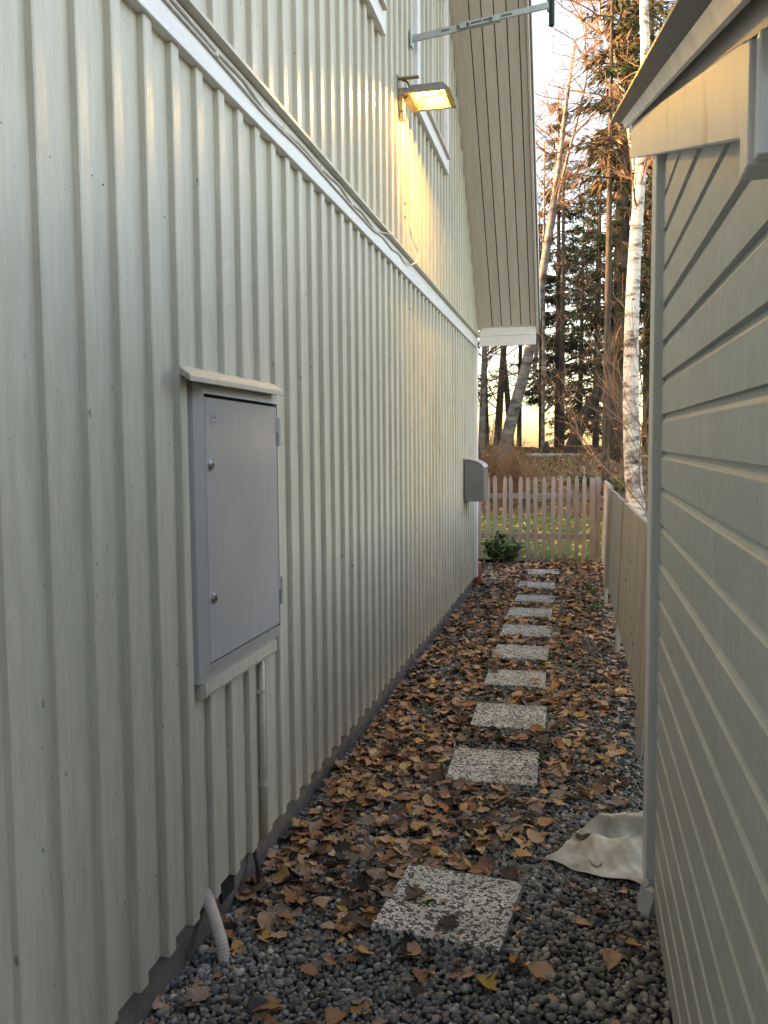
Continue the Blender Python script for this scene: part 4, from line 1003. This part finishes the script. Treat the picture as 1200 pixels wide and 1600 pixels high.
sapling('bush', 'low twiggy bush on the crest left of the leaning birch', B(765, 33), 16, 1.5, .40, 66, 0, .010, 2, 4)
for px, Y, lab in ((917, 21.5, 'green fern tuft left of the slim dark trunk'), (965, 21, 'green fern tuft right of the slim dark trunk')):
    plant('fern', lab, B(px, Y), .42, .38, 14, .16, .05, [(.05, .11, .03), (.07, .14, .04)], nl=10)
# fallen log and stump on the bank
a = atY(822, 712, 26.6); b_ = atY(1040, 716, 26.2)
a[2] = max(a[2], float(gz(a[0], 26.6))+.02); b_[2] = max(b_[2], float(gz(b_[0], 26.2))+.02)
tag(mk('fallen_log', limb([a, a*.6+b_*.4+[0, 0, .02], b_], .075, .055, 10, 12), LOGM, smooth=True), 'pale fallen log lying across the bank', 'log')
s0 = G(853, 27.6)
tag(mk('tree_stump', tube([s0-[0, 0, .2], s0+[0, 0, .12], s0+[.02, 0, .30], s0+[.03, 0, .42]], [.20, .13, .09, .04], 10), BARKD, smooth=True), 'broken brown stump on the bank above the fallen log', 'stump')

# the wood goes on to the left, behind the house: one far mass
cc = []; dd = []; LL = []; CC = []; tk = []
for k in range(150):
    x = rng.uniform(-48, -5.5); y = rng.uniform(4, 46)
    if k >= 120: x = rng.uniform(.14*44+2.5, 40); y = rng.uniform(25, 46)
    if x < 0 and (x > -.155*y-1.5 or (y < 21 and x > -15)): continue
    H = rng.uniform(7, 11); b0 = np.array([x, y, float(gz(x, y))-.1]); rad = rng.uniform(1.3, 2.2); tk.append(tube([b0, b0+[0, 0, H]], [.16, .02], 5))
    m_ = 700; f_ = rng.random(m_)**.8; aa = rng.uniform(0, 6.283, m_); rr_ = rad*(1-f_)*np.sqrt(rng.random(m_))+.1
    cc.append(b0+np.column_stack([np.cos(aa)*rr_, np.sin(aa)*rr_, 1.2+f_*(H-1.2)])); dd.append(np.column_stack([np.cos(aa), np.sin(aa), -rng.uniform(.1, .9, m_)]))
    LL.append(rng.uniform(.4, .9, m_)); CC.append(NEED[rng.integers(0, 5, m_)]*rng.uniform(.7, 1.3, (m_, 1)))
V, F, col = leaf_cloud(np.concatenate(cc), np.concatenate(dd), np.concatenate(LL), np.concatenate(LL)*.5, np.concatenate(CC))
tag(mk('woods', (V, F), FOLI, col=col, origin=(0, 0, 0)), kind='stuff')
tag(mk('woods_trunks', merge(tk), BARKD, origin=(0, 0, 0)), kind='stuff')

# unseen leafy screen added behind the camera to block skylight from that side
def shade_screen(name, lab, x0, x1, y0, y1, h):
    nx_, ny_, nz_ = [max(3, int(d/.16)) for d in (x1-x0, y1-y0, h)]
    n_ = int(((x1-x0)+(y1-y0))*2*h*130+(x1-x0)*(y1-y0)*120)
    p = rng.random((n_, 3)); f = rng.integers(0, 5, n_)
    p[f == 0, 0] = 0; p[f == 1, 0] = 1; p[f == 2, 1] = 0; p[f == 3, 1] = 1; p[f == 4, 2] = 1
    c_ = np.array([x0, y0, -.05])+p*np.array([x1-x0, y1-y0, h])+rng.normal(0, .06, (n_, 3))
    t = thing(name, lab, 'shade_screen', ((x0+x1)/2, (y0+y1)/2, 0))
    mk('core', box(x0+.08, x1-.08, y0+.08, y1-.08, -.1, h-.1), BARKD, t)
    L_ = rng.uniform(.15, .3, n_); V, F, col = leaf_cloud(c_, rng.normal(size=(n_, 3))+[0, 0, .6], L_, L_*.5, NEED[rng.integers(0, 5, n_)]*rng.uniform(.8, 1.5, (n_, 1)))
    tag(mk('foliage', (V, F), FOLI, t, col=col), kind='stuff')
shade_screen('shade_screen', 'unseen dark green leafy screen added behind the camera to shade the passage', -1.0, 6.5, -4.6, -3.4, 3.2)
